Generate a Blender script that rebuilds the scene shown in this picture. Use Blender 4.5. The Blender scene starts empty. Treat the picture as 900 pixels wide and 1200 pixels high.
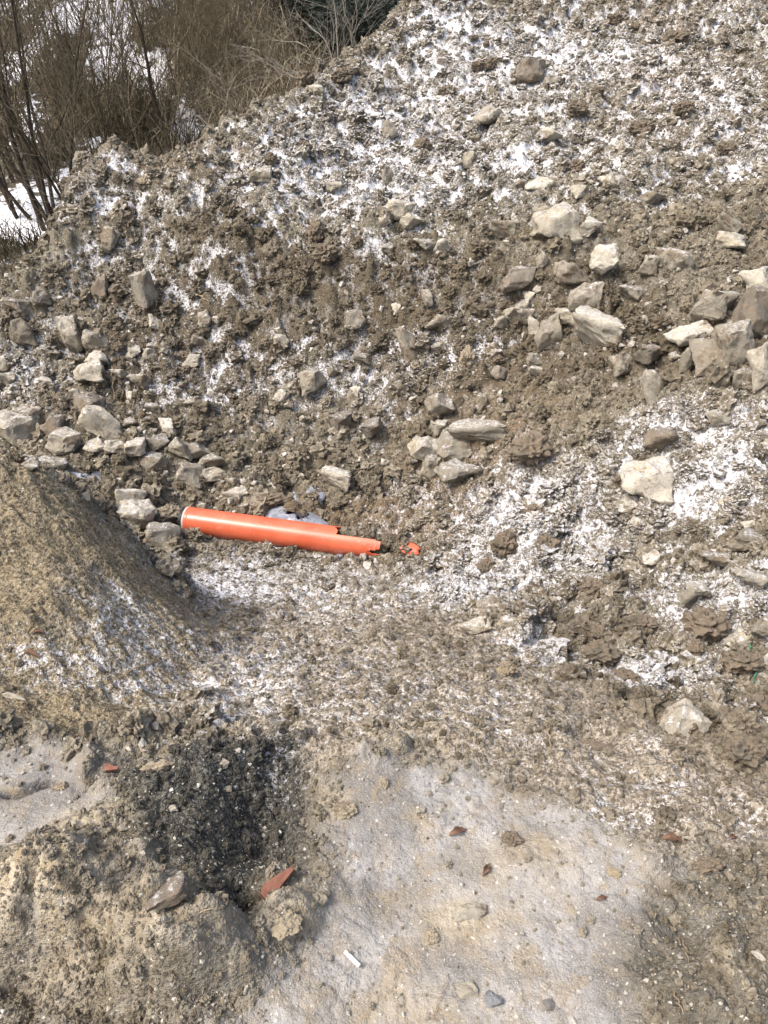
import bpy, bmesh, math, random
import numpy as np
from mathutils import Vector, Matrix, Euler

random.seed(7)
rng = np.random.default_rng(11)
scene = bpy.context.scene
COL = scene.collection

# ------------------------------------------------------------------ camera
PITCH = math.radians(35.0)
CAM_Z = 1.6
FPX = 900.0            # focal length in pixels of the 900 x 1200 photograph
cam_data = bpy.data.cameras.new('camera')
cam_data.sensor_fit = 'VERTICAL'
cam_data.sensor_height = 24.0
cam_data.lens = 24.0 * FPX / 1200.0
cam_data.clip_start = 0.05
cam_data.clip_end = 400.0
cam = bpy.data.objects.new('camera', cam_data)
cam.location = (0, 0, CAM_Z)
cam.rotation_euler = (math.pi / 2 - PITCH, 0, 0)
COL.objects.link(cam)
scene.camera = cam

# ------------------------------------------------------------------ sky, sun, exposure
SUN_EL, SUN_AZ = math.radians(56), math.radians(-115)     # azimuth measured from +Y towards +X
world = bpy.data.worlds.new('World')
scene.world = world
world.use_nodes = True
wn = world.node_tree
bg = wn.nodes['Background']
sky = wn.nodes.new('ShaderNodeTexSky')
sky.sky_type = 'NISHITA'
sky.sun_disc = False
sky.sun_elevation = SUN_EL
sky.sun_rotation = SUN_AZ
sky.air_density = 1.0
sky.dust_density = 6.0
sky.ozone_density = 1.0
wn.links.new(sky.outputs['Color'], bg.inputs['Color'])
bg.inputs['Strength'].default_value = 0.15
sun_data = bpy.data.lights.new('sun', 'SUN')
sun_data.energy = 1.5
sun_data.angle = math.radians(10)
sun_data.color = (1.0, 0.985, 0.965)
sun = bpy.data.objects.new('sun', sun_data)
sdir = Vector((math.sin(SUN_AZ) * math.cos(SUN_EL), math.cos(SUN_AZ) * math.cos(SUN_EL), math.sin(SUN_EL)))
sun.rotation_euler = sdir.to_track_quat('Z', 'Y').to_euler()
sun.location = (-4, -2, 9)
COL.objects.link(sun)
scene.view_settings.view_transform = 'Standard'
scene.view_settings.look = 'None'
scene.view_settings.exposure = 0.92
scene.view_settings.gamma = 1.0
scene.view_settings.use_curve_mapping = False

# ------------------------------------------------------------------ helpers
def tag(o, label=None, cat=None, group=None, kind=None):
    if label: o['label'] = label
    if cat: o['category'] = cat
    if group: o['group'] = group
    if kind: o['kind'] = kind
    return o

def empty(name, loc):
    o = bpy.data.objects.new(name, None)
    o.empty_display_size = 0.05
    o.location = loc
    COL.objects.link(o)
    return o

def mesh_from(name, verts, faces, smooth=True):
    me = bpy.data.meshes.new(name)
    verts = np.asarray(verts, dtype=np.float32)
    if isinstance(faces, np.ndarray):
        n, k = faces.shape
        me.vertices.add(len(verts))
        me.vertices.foreach_set('co', verts.ravel())
        me.loops.add(n * k)
        me.loops.foreach_set('vertex_index', faces.astype(np.int32).ravel())
        me.polygons.add(n)
        me.polygons.foreach_set('loop_start', np.arange(0, n * k, k, dtype=np.int32))
        me.update(calc_edges=True)
    else:
        me.from_pydata(verts.tolist(), [], faces)
    if smooth:
        me.polygons.foreach_set('use_smooth', np.ones(len(me.polygons), dtype=bool))
    me.update()
    return me

def fattr(me, name, vals):
    a = me.attributes.new(name, 'FLOAT', 'POINT')
    a.data.foreach_set('value', np.asarray(vals, dtype=np.float32))

def link(name, me, mat=None, parent=None):
    o = bpy.data.objects.new(name, me)
    COL.objects.link(o)
    if mat is not None and len(me.materials) == 0:
        me.materials.append(mat)
    if parent is not None:
        o.parent = parent
    return o

# numpy noise ------------------------------------------------------
def hash2(ix, iy, seed):
    h = (ix.astype(np.int64) * 374761393 + iy.astype(np.int64) * 668265263 + seed * 1442695041) & 0xFFFFFFFF
    h = ((h ^ (h >> 13)) * 1274126177) & 0xFFFFFFFF
    h = ((h ^ (h >> 16)) * 2246822519) & 0xFFFFFFFF
    return ((h ^ (h >> 15)) & 0xFFFFFF) / float(0x1000000)

def vnoise(x, y, seed=0):
    """gradient noise, about -0.7..0.7"""
    ix = np.floor(x); iy = np.floor(y)
    fx = x - ix; fy = y - iy
    ux = fx * fx * fx * (fx * (fx * 6 - 15) + 10); uy = fy * fy * fy * (fy * (fy * 6 - 15) + 10)
    def g(dx, dy):
        a = hash2(ix + dx, iy + dy, seed) * 2 * np.pi
        return np.cos(a) * (fx - dx) + np.sin(a) * (fy - dy)
    n0 = g(0, 0) * (1 - ux) + g(1, 0) * ux
    n1 = g(0, 1) * (1 - ux) + g(1, 1) * ux
    return n0 * (1 - uy) + n1 * uy

def fbm(x, y, f, octv, seed=0, gain=0.5):
    s = 0; a = 1.0
    for i in range(octv):
        s = s + a * vnoise(x * f, y * f, seed + i * 17)
        f *= 2.03; a *= gain
    return s

def clods(x, y, cell, seed):
    """rounded lumps of uneven size, 0..1"""
    px = x / cell; py = y / cell
    ix = np.floor(px); iy = np.floor(py)
    out = np.zeros_like(px)
    for dx in (-1, 0, 1):
        for dy in (-1, 0, 1):
            cx = ix + dx; cy = iy + dy
            jx = cx + 0.5 + (hash2(cx, cy, seed) - 0.5) * 0.95
            jy = cy + 0.5 + (hash2(cx, cy, seed + 5) - 0.5) * 0.95
            r = 0.22 + 0.55 * hash2(cx, cy, seed + 9) ** 2
            d2 = ((px - jx) ** 2 + (py - jy) ** 2) / (r * r)
            out = np.maximum(out, r * np.sqrt(np.clip(1 - d2, 0, 1)))
    return out / 0.77

def sstep(a, b, x):
    t = np.clip((x - a) / (b - a), 0, 1)
    return t * t * (3 - 2 * t)

# ------------------------------------------------------------------ lie of the land
CP, SP = math.cos(PITCH), math.sin(PITCH)
def ray(u, v):
    u = np.asarray(u, float); v = np.asarray(v, float)
    a = (u - 450) / FPX; b = (600 - v) / FPX
    return np.stack([a, CP + SP * b, -SP + CP * b], -1)

# sight lines over the photograph with the distance (metres ahead of the viewer) of the ground they meet
SIGHT = [
 # compacted rim the viewer stands on
 (0,1200,.63),(250,1200,.60),(450,1200,.62),(650,1200,.62),(900,1200,.62),
 (0,1050,.86),(200,1090,.76),(450,1050,.87),(700,1050,.87),(900,1050,.87),
 (0,930,1.11),(450,960,1.05),(450,890,1.23),(700,975,1.02),(900,960,1.06),
 # near slope down to the trench
 (450,800,1.70),(450,740,2.25),(450,690,2.90),(300,800,1.75),(270,740,2.30),(330,700,2.85),
 (600,880,1.30),(600,800,1.72),(570,740,2.35),(720,900,1.25),(900,910,1.25),(700,830,1.62),
 # trench floor
 (450,655,3.42),(330,640,3.55),(220,625,3.70),(250,660,3.3),(560,690,2.90),(650,760,2.25),(790,835,1.86),(900,865,1.72),
 # earth bank on the left
 (60,860,1.33),(0,800,1.52),(0,700,1.82),(0,600,2.12),(0,540,2.28),(60,562,2.30),(60,700,1.80),(130,622,2.32),
 (190,682,2.32),(232,716,2.34),(130,750,1.75),(200,800,1.68),(170,870,1.31),
 # back of the trench and heap, left
 (0,510,4.40),(60,530,4.15),(0,450,4.95),(0,390,5.30),(0,335,5.65),(70,262,6.00),(100,198,6.35),(180,188,6.60),
 (250,168,7.00),(300,143,7.40),(360,103,8.10),(420,63,8.80),(478,5,9.80),
 (130,560,3.95),(130,480,4.62),(130,400,5.20),(130,300,5.75),(150,240,6.1),
 (250,580,3.95),(250,500,4.55),(250,400,5.18),(250,300,5.62),(260,235,6.1),
 # heap, middle
 (450,590,3.92),(450,500,4.45),(450,400,5.00),(450,300,5.42),(450,260,5.75),(450,180,6.85),(450,100,8.10),
 (600,620,3.35),(600,520,4.00),(600,420,4.62),(600,330,5.05),(600,280,5.42),(600,180,6.60),(600,80,8.20),(600,5,9.60),
 # heap, right
 (750,760,2.25),(750,680,2.65),(750,600,3.12),(750,500,3.65),(750,420,4.18),(750,330,4.72),(750,280,5.15),(750,180,6.30),(750,80,7.80),(750,5,9.40),
 (900,800,2.0),(900,700,2.35),(900,600,2.85),(900,500,3.35),(900,430,3.72),(900,340,4.40),(900,280,4.90),(900,180,6.05),(900,80,7.60),(900,5,9.30)]
# ground out of sight or out of frame: x, y, z
EXTRA = [(-3,-3,.05),(0,-3,0),(3,-3,0),(-2,0,.02),(2,0,0),(0,0,0),(-4,1.0,.15),(4,1,.0),(-3.0,2.2,.6),
 (-2.2,2.9,-.15),(-1.3,2.85,-.62),(-.9,2.85,-.9),(-3.6,3.6,-.7),(-4.5,4.5,-.55),(-4.2,5.6,-.5),(-5.5,2.6,.3),
 (3.2,2.2,-.35),(4,3.5,-.05),(4.6,5,.35),(6,7.5,1.0),(8,10,1.8),
 (-4,9,-1.6),(-2.5,10,-1.6),(-1.2,11.5,-1.4),(0,13.5,-1.0),(-2,13.5,-1.8),(-5.5,6.7,-1.2),(-6,10,-1.8),(-6,13.5,-2.0),(-7.5,5.5,-1.0),
 (1.5,11.5,1.9),(3.5,11.5,2.1),(6,11.5,2.2),(3,14.5,1.8),(7,15,2.0),(10,6,1.0),(9,2,.2),(-9,2,.0),(-10,10,-1.8)]
pts = []
for (u, v, Y) in SIGHT:
    d = ray(u, v); t = Y / d[1]
    pts.append((d[0] * t, Y, CAM_Z + d[2] * t))
RIDGE = [(0,335,5.65),(70,262,6.00),(100,198,6.35),(180,188,6.60),(250,168,7.00),(300,143,7.40),(360,103,8.10),(420,63,8.80),(478,5,9.80)]
for (u, v, Y) in RIDGE:           # the far side of the crest falls away steeply
    d = ray(u, v); t = Y / d[1]; x, z = d[0] * t, CAM_Z + d[2] * t
    pts += [(x - .12, Y + .45, z - .40), (x - .3, Y + 1.2, z - 1.15)]
P = np.array(pts + EXTRA, float)

def tps_fit(P, lam):
    n = len(P)
    d = np.hypot(P[:, None, 0] - P[None, :, 0], P[:, None, 1] - P[None, :, 1])
    K = np.where(d > 0, d * d * np.log(d + 1e-12), 0) + lam * np.eye(n)
    Q = np.column_stack([np.ones(n), P[:, 0], P[:, 1]])
    A = np.zeros((n + 3, n + 3)); A[:n, :n] = K; A[:n, n:] = Q; A[n:, :n] = Q.T
    return np.linalg.solve(A, np.concatenate([P[:, 2], np.zeros(3)]))
W = tps_fit(P, 0.0008)
def land(x, y):
    sh = np.shape(x); x = np.ravel(x).astype(float); y = np.ravel(y).astype(float)
    out = np.empty(len(x)); n = len(P)
    for i in range(0, len(x), 100000):
        xs = x[i:i + 100000]; ys = y[i:i + 100000]
        d2 = (xs[:, None] - P[None, :, 0]) ** 2 + (ys[:, None] - P[None, :, 1]) ** 2
        out[i:i + 100000] = (0.5 * d2 * np.log(d2 + 1e-12)) @ W[:n] + W[n] + W[n + 1] * xs + W[n + 2] * ys
    return out.reshape(sh)

# sheet whose rows get finer towards the viewer; columns fan out
NR, NC = 1040, 900
Y0, Y1, KO = -3.0, 13.5, 0.35
def row_y(i):                     # i in 0..1
    i = np.asarray(i, float)
    yb = np.where(i < 0.04, Y0 + (0.3 - Y0) * i / 0.04, (0.3 + KO) * np.exp((np.clip(i, .04, 1) - 0.04) / 0.96 * math.log((Y1 + KO) / (0.3 + KO))) - KO)
    return yb
def row_i(y):
    y = np.asarray(y, float)
    return np.where(y < 0.3, (y - Y0) / (0.3 - Y0) * 0.04, 0.04 + 0.96 * np.log(np.maximum((y + KO) / (0.3 + KO), 1e-6)) / math.log((Y1 + KO) / (0.3 + KO)))
def half_w(y):
    return 0.75 + 0.72 * np.maximum(y, 0.0)
def col_s(j):                     # j in -1..1, the outer 4 % stretches far out to the sides
    a = np.abs(j)
    return np.sign(j) * np.where(a < 0.96, a / 0.96, 1 + ((a - 0.96) / 0.04) ** 2 * 1.2)
def s_col(s):
    a = np.abs(s)
    return np.sign(s) * np.where(a < 1, a * 0.96, 0.96 + 0.04 * np.sqrt(np.maximum(a - 1, 0) / 1.2))
gi = np.linspace(0, 1, NR); gj = np.linspace(-1, 1, NC)
GY = np.repeat(row_y(gi)[:, None], NC, 1)
GX = col_s(gj)[None, :] * half_w(GY)
KC = 5
ci = np.unique(np.append(np.arange(0, NR, KC), NR - 1)); cj = np.unique(np.append(np.arange(0, NC, KC), NC - 1))
zc = land(GX[np.ix_(ci, cj)], GY[np.ix_(ci, cj)])
zr = np.stack([np.interp(np.arange(NC), cj, zc[k]) for k in range(len(ci))])
fi_ = np.searchsorted(ci, np.arange(NR), side='right') - 1; fi_ = np.clip(fi_, 0, len(ci) - 2)
fa_ = ((np.arange(NR) - ci[fi_]) / (ci[fi_ + 1] - ci[fi_]))[:, None]
GZ0 = zr[fi_] * (1 - fa_) + zr[fi_ + 1] * fa_

def look(Z, x, y):
    x = np.asarray(x, float); y = np.asarray(y, float)
    fi = np.clip(row_i(y), 0, 1) * (NR - 1)
    fj = (np.clip(s_col(x / half_w(y)), -1, 1) + 1) / 2 * (NC - 1)
    i0 = np.clip(np.floor(fi).astype(int), 0, NR - 2); j0 = np.clip(np.floor(fj).astype(int), 0, NC - 2)
    a = fi - i0; b = fj - j0
    return (Z[i0, j0] * (1 - a) * (1 - b) + Z[i0 + 1, j0] * a * (1 - b) + Z[i0, j0 + 1] * (1 - a) * b + Z[i0 + 1, j0 + 1] * a * b)

def hit(Z, u, v, extra=None):
    """first point of the ground that a sight line meets"""
    d = ray(u, v); sh = d.shape[:-1]; d = d.reshape(-1, 3)
    t = np.full(len(d), 0.6); done = np.zeros(len(d), bool)
    lo = t.copy()
    for k in range(700):
        step = 0.005 + 0.005 * t
        x, y, z = d[:, 0] * t, d[:, 1] * t, CAM_Z + d[:, 2] * t
        h = look(Z, x, y)
        below = (z < h) | (y > 13.3)
        done |= below
        lo = np.where(done, lo, t)
        t = np.where(done, t, t + step)
        if done.all(): break
    hi = t.copy()
    for k in range(12):
        m = (lo + hi) / 2
        below = CAM_Z + d[:, 2] * m < look(Z, d[:, 0] * m, d[:, 1] * m)
        hi = np.where(below, m, hi); lo = np.where(below, lo, m)
    p = d * hi[:, None] + np.array([0, 0, CAM_Z])
    return p.reshape(sh + (3,)), hi.reshape(sh)

WOBX = fbm(GX, GY, 5, 3, 3); WOBY = fbm(GX, GY, 5, 3, 53)
def poly_mask(pix, soft, wob=0.0, wf=4.0, seed=3, Z=None):
    q = np.array(pix, float)
    w, _ = hit(GZ0, q[:, 0], np.clip(q[:, 1], 0, 1600))
    w = w[:, :2]
    X, Y = GX, GY
    if wob:
        X = X + wob * np.roll(WOBX, seed * 13, 1); Y = Y + wob * np.roll(WOBY, seed * 13, 1)
    inside = np.zeros(X.shape, bool); dist = np.full(X.shape, 1e9)
    n = len(w)
    for k in range(n):
        ax, ay = w[k]; bx, by = w[(k + 1) % n]
        c = ((ay > Y) != (by > Y)) & (X < (bx - ax) * (Y - ay) / (by - ay + 1e-12) + ax)
        inside ^= c
        dx, dy = bx - ax, by - ay
        tt = np.clip(((X - ax) * dx + (Y - ay) * dy) / (dx * dx + dy * dy + 1e-12), 0, 1)
        dist = np.minimum(dist, np.hypot(X - ax - tt * dx, Y - ay - tt * dy))
    sd = np.where(inside, dist, -dist)
    return sstep(-soft, soft, sd)

def blobs(lst, p=2.0):
    out = np.zeros(GX.shape)
    L = np.array(lst, float)
    C, T = hit(GZ0, L[:, 0], L[:, 1]); UP, _ = hit(GZ0, L[:, 0], L[:, 1] - L[:, 3]); DN, _ = hit(GZ0, L[:, 0], L[:, 1] + L[:, 3])
    for k, (u, v, a, b, w) in enumerate(lst):
        c, t, up, dn = C[k], T[k], UP[k], DN[k]
        rx = a * t / FPX; ry = max(0.5 * abs(up[1] - dn[1]), rx * 0.35); ry = min(ry, rx * 2.5)
        q = ((GX - c[0]) / rx) ** 2 + ((GY - c[1]) / ry) ** 2
        m = q < 9
        out[m] += w * np.exp(-q[m] ** (p / 2) * 0.8)
    return out

M_PAD = poly_mask([(372,915),(450,880),(510,890),(620,930),(700,968),(770,1010),(800,1080),(760,1150),(720,1300),(150,1300),(270,1190),(330,1110),(392,1010),(378,960)], .05, .07, 5)
M_PADL = poly_mask([(-80,880),(60,872),(110,900),(130,935),(70,965),(60,1010),(-80,1010)], .04, .05, 6, 9)
M_DARK = poly_mask([(140,905),(230,880),(330,862),(368,915),(362,1000),(315,1010),(300,1060),(240,1085),(185,1015),(140,965)], .04, .06, 8, 21)
M_DARK2 = poly_mask([(745,1040),(830,1010),(960,990),(960,1300),(790,1300),(735,1120)], .06, .08, 6, 33)
M_BANK = poly_mask([(-150,500),(0,535),(60,560),(130,620),(190,680),(236,722),(245,780),(200,848),(100,866),(0,866),(-200,866)], .07, .05, 5, 41)
M_NEAR = poly_mask([(238,715),(330,680),(430,690),(530,715),(640,785),(760,855),(900,925),(1000,960),(1000,1000),(780,1000),(620,925),(500,885),(380,900),(240,850)], .08, .08, 4, 55)
M_FLOOR = poly_mask([(215,655),(330,655),(430,668),(520,700),(420,725),(300,790),(240,730)], .07, .06, 5, 61)
M_FACE = poly_mask([(120,330),(250,250),(350,300),(560,315),(700,330),(900,400),(900,460),(720,450),(600,440),(520,470),(420,430),(330,440),(250,500),(170,500),(120,430)], .12, .15, 3, 71)
M_RUST = blobs([(480,640,60,30,.9),(420,610,40,20,.5),(600,520,60,40,.6),(330,610,60,25,.5),(500,560,60,40,.4),(560,450,60,30,.4),(240,200,90,25,.35),(770,110,50,40,.6),(790,45,40,40,.5)])

SNOW = 0.16 * sstep(5.4, 6.4, GY) + .09 * sstep(1.2, 1.6, GY) + blobs([(330,690,90,28,.9),(250,695,40,25,.8),(300,790,60,45,.75),(400,720,60,22,.4),(500,690,50,22,.6),
 (560,100,110,60,.62),(700,60,90,60,.62),(830,120,70,60,.62),(430,140,80,40,.62),(340,190,70,40,.6),(480,220,70,45,.55),
 (620,190,120,40,.5),(520,30,60,30,.6),(850,30,60,40,.5),(880,200,50,40,.4),(740,220,80,30,.4),(420,250,80,30,.45),(300,235,40,22,.5),
 (640,650,60,50,.65),(560,640,50,45,.6),(700,570,90,40,.55),(800,600,60,30,.55),(850,560,60,22,.75),(870,500,50,22,.75),(780,500,40,25,.55),
 (780,800,55,22,1.1),(720,800,40,16,.9),(690,680,60,40,.5),(555,705,40,20,.95),(630,770,40,22,.9),(830,700,60,30,.7),(790,740,30,20,.7),(890,720,40,30,.6),
 (870,600,40,40,.6),(600,585,40,30,.5),(20,455,40,20,.9),(360,450,70,30,.42),(235,450,60,40,.42),(510,430,70,30,.35),(150,300,60,50,.3),(60,420,50,40,.3),(230,350,60,40,.25),
 (150,720,45,28,.55),(60,780,70,26,.45),(170,790,50,30,.4),(270,850,40,30,.2),(130,230,50,30,.3),(440,790,120,40,.33),(600,850,90,40,.33),(740,920,90,30,.35),(850,960,60,25,.4),(730,965,40,15,.5),
 (330,930,40,60,.12),(800,1080,40,50,.2),(880,860,30,15,.7),(760,880,20,10,.6),(400,850,60,30,.2),(480,600,40,30,.35),(430,480,50,40,.3)])

SNOW *= 1 - .28 * np.clip(M_NEAR + M_FLOOR + M_BANK, 0, 1)
# relief ---------------------------------------------------------
PADS = np.clip(M_PAD + M_PADL, 0, 1)
heap = np.clip(1 - PADS - M_BANK - M_NEAR - M_FLOOR - 0.6 * M_DARK - 0.6 * M_DARK2, 0, 1) * sstep(0.9, 1.5, GY)
amp_big = 0.02 + 0.075 * heap
wx = GX + 0.04 * fbm(GX, GY, 6, 2, 201); wy = GY + 0.04 * fbm(GX, GY, 6, 2, 231)
c1 = clods(wx, wy, 0.19, 1); c2 = clods(wx * .9 + .4 * wy, wy - .3 * wx, 0.095, 2); c3 = clods(wx, wy, 0.047, 3); c4 = clods(wx * .8 - .5 * wy, wy + .4 * wx, 0.026, 4)
rough = 0.35 + 0.65 * sstep(-.25, .3, fbm(GX, GY, 1.4, 3, 88))
D = amp_big * fbm(GX, GY, 1.5, 3, 100)
fine = c3 * 0.020 + c4 * 0.011 + 0.010 * fbm(GX, GY, 24, 3, 140, .6)
heapD = c1 * 0.088 * rough + c2 * 0.060 + fine * 1.25
# the bank: scraped soil, streaks that run down to the right
ba = math.radians(-38)
bxx = GX * math.cos(ba) + GY * math.sin(ba); byy = -GX * math.sin(ba) + GY * math.cos(ba)
bankD = 0.055 * fbm(bxx * .5, byy, 3.2, 3, 300) + 0.020 * fbm(bxx * .35, byy, 14, 3, 310, .6) + c3 * .012 + c4 * .009
nearD = c2 * 0.018 + c3 * 0.014 + c4 * 0.010 + 0.012 * fbm(GX, GY, 9, 4, 320, .6)
floorD = c2 * 0.008 + c3 * 0.008 + c4 * 0.007 + 0.006 * fbm(GX, GY, 12, 3, 330)
padD = 0.010 * fbm(GX, GY, 4, 3, 340) + 0.003 * fbm(GX, GY, 30, 3, 350) + c4 * 0.004 * sstep(.0, .35, fbm(GX, GY, 5, 2, 360)) + c3 * .006 * sstep(.1, .4, fbm(GX, GY, 3.5, 2, 365))
darkD = c2 * 0.014 + c3 * 0.014 + c4 * 0.012 + 0.020 * fbm(GX, GY, 10, 3, 370)
rest = c1 * .03 + c2 * 0.022 + c3 * 0.013 + c4 * 0.008 + .02 * fbm(GX, GY, 7, 3, 380)
dk = np.clip(M_DARK + .5 * M_DARK2 + .75 * (1 - PADS) * np.clip(blobs([(40,1165,60,22,1.),(150,1185,60,14,.9),(255,1160,46,14,.8),(120,1010,30,30,.7),(125,1130,14,30,.8),(20,985,40,18,.6),(60,900,60,10,.4)]), 0, 1) * sstep(-.25, .2, fbm(GX, GY, 9, 3, 77)), 0, 1)
loc = rest * np.clip(1 - heap - PADS - M_BANK - M_NEAR - M_FLOOR - dk, 0, 1) + heapD * heap + bankD * M_BANK + nearD * M_NEAR + floorD * M_FLOOR + padD * PADS * (1 - dk) + darkD * dk
# larger single forms
forms = blobs([(300,955,45,50,-.10),(335,920,35,35,-.05),(190,925,50,35,.045),(60,1050,60,50,.07),(200,1105,60,50,.055),(290,1045,30,20,-.05),(40,1150,60,30,-.05),(150,1180,50,25,-.04),(345,1065,28,18,.03),
 (690,865,26,9,-.07),(650,858,50,20,.04),(760,870,50,22,.04),(560,870,60,22,.03),(420,885,40,16,.035),(860,1180,50,40,.04),(790,1090,30,40,-.03),
 (240,230,70,25,.10),(330,290,120,25,.10),(520,310,100,18,.10),(180,260,50,30,.06),(650,310,80,20,.08),(860,330,70,30,.08),
 (620,540,60,30,.08),(470,610,30,14,.06),(600,650,70,30,.05),(700,720,60,24,.05),(480,560,80,30,.06),(120,350,40,60,-.08),(90,430,40,30,-.06),(140,480,30,40,-.05)])
forms = forms + blobs([(205,1105,72,58,.085),(62,1062,64,52,.07),(150,1010,36,22,.03),(340,1075,32,22,.03),(110,900,26,14,.03),(250,895,50,20,.035)], 4.0) + blobs([(8 + 9 * k, 932 - 2.2 * k + 3 * math.sin(k), 6, 3, -.028) for k in range(7)]) + blobs([(262,1070,24,10,-.07),(120,1130,16,26,-.06),(240,1165,36,9,-.06),(130,1010,14,20,-.04),(90,1175,30,10,-.05)])
GZ = GZ0 + D + loc + forms * (1 + .35 * fbm(GX, GY, 12, 3, 400))
(pa, pb), _ = hit(GZ0, np.array([222, 448]), np.array([622, 650]))
ab = (pb - pa)[:2]; tt_ = np.clip(((GX - pa[0]) * ab[0] + (GY - pa[1]) * ab[1]) / (ab @ ab), 0, .8)
bed = sstep(.22, .10, np.hypot(GX - pa[0] - tt_ * ab[0], GY - pa[1] - tt_ * ab[1]))
GZ = GZ * (1 - bed) + bed * (GZ0 + .4 * loc)
cav = np.clip((loc - 0.5 * (np.roll(loc, 6, 0) + np.roll(loc, -6, 0))) , -.03, .03) / 0.03

# pieces of the setting: one sheet cut along natural borders
REG = np.full(GX.shape, 3)
REG[(M_NEAR > .5) | (M_FLOOR > .5)] = 2
REG[(GY < 1.25 + .06 * fbm(GX, GY, 3, 3, 7)) & (M_BANK < .5) & (M_NEAR < .5)] = 0
REG[M_BANK > .5] = 1

e1 = np.zeros((NR, NC, 3)); e1[:, 1:-1] = np.stack([GX[:, 2:] - GX[:, :-2], GY[:, 2:] - GY[:, :-2], GZ[:, 2:] - GZ[:, :-2]], -1); e1[:, 0] = e1[:, 1]; e1[:, -1] = e1[:, -2]
e2 = np.zeros((NR, NC, 3)); e2[1:-1] = np.stack([GX[2:] - GX[:-2], GY[2:] - GY[:-2], GZ[2:] - GZ[:-2]], -1); e2[0] = e2[1]; e2[-1] = e2[-2]
GN = np.cross(e1, e2); GN /= np.linalg.norm(GN, axis=-1, keepdims=True)

# ------------------------------------------------------------------ materials
def new_mat(name):
    m = bpy.data.materials.new(name); m.use_nodes = True
    nt = m.node_tree
    return m, nt, nt.nodes['Principled BSDF']
class NB:
    """tiny node builder"""
    def __init__(s, nt): s.nt = nt
    def n(s, typ, **kw):
        x = s.nt.nodes.new(typ)
        for k, v in kw.items():
            if k.startswith('i_'): x.inputs[k[2:].replace('_', ' ')].default_value = v
            else: setattr(x, k, v)
        return x
    def l(s, a, b): s.nt.links.new(a, b)
    def val(s, sock, v):
        if hasattr(v, 'is_output'): s.l(v, sock)
        else: sock.default_value = v
    def math(s, op, a, b=0.0, c=None, clamp=False):
        x = s.n('ShaderNodeMath', operation=op, use_clamp=clamp)
        s.val(x.inputs[0], a); s.val(x.inputs[1], b)
        if c is not None: s.val(x.inputs[2], c)
        return x.outputs[0]
    def ramp(s, fac, a, b, lo=0.0, hi=1.0):
        x = s.n('ShaderNodeMapRange', interpolation_type='SMOOTHSTEP')
        s.val(x.inputs[0], fac); x.inputs[1].default_value = a; x.inputs[2].default_value = b
        x.inputs[3].default_value = lo; x.inputs[4].default_value = hi
        return x.outputs[0]
    def mix(s, fac, a, b, mode='MIX'):
        x = s.n('ShaderNodeMix', data_type='RGBA', blend_type=mode)
        s.val(x.inputs[0], fac)
        for i, c in ((6, a), (7, b)):
            if hasattr(c, 'is_output'): s.l(c, x.inputs[i])
            else: x.inputs[i].default_value = (*c, 1)
        return x.outputs[2]
    def noise(s, vec, scale, detail=4, rough=.55, dist=0.0):
        x = s.n('ShaderNodeTexNoise'); x.inputs['Scale'].default_value = scale; x.inputs['Detail'].default_value = detail
        x.inputs['Roughness'].default_value = rough; x.inputs['Distortion'].default_value = dist
        s.l(vec, x.inputs['Vector']); return x.outputs['Fac']
    def voro(s, vec, scale, feature='F1', out='Distance'):
        x = s.n('ShaderNodeTexVoronoi', feature=feature); x.inputs['Scale'].default_value = scale
        s.l(vec, x.inputs['Vector']); return x.outputs[out]
    def attr(s, name, typ='GEOMETRY'):
        x = s.n('ShaderNodeAttribute', attribute_name=name, attribute_type=typ); return x.outputs['Fac']
    def bump(s, h, strength, dist, normal=None):
        x = s.n('ShaderNodeBump'); x.inputs['Strength'].default_value = strength; x.inputs['Distance'].default_value = dist
        s.l(h, x.inputs['Height'])
        if normal is not None: s.l(normal, x.inputs['Normal'])
        return x.outputs[0]

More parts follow.
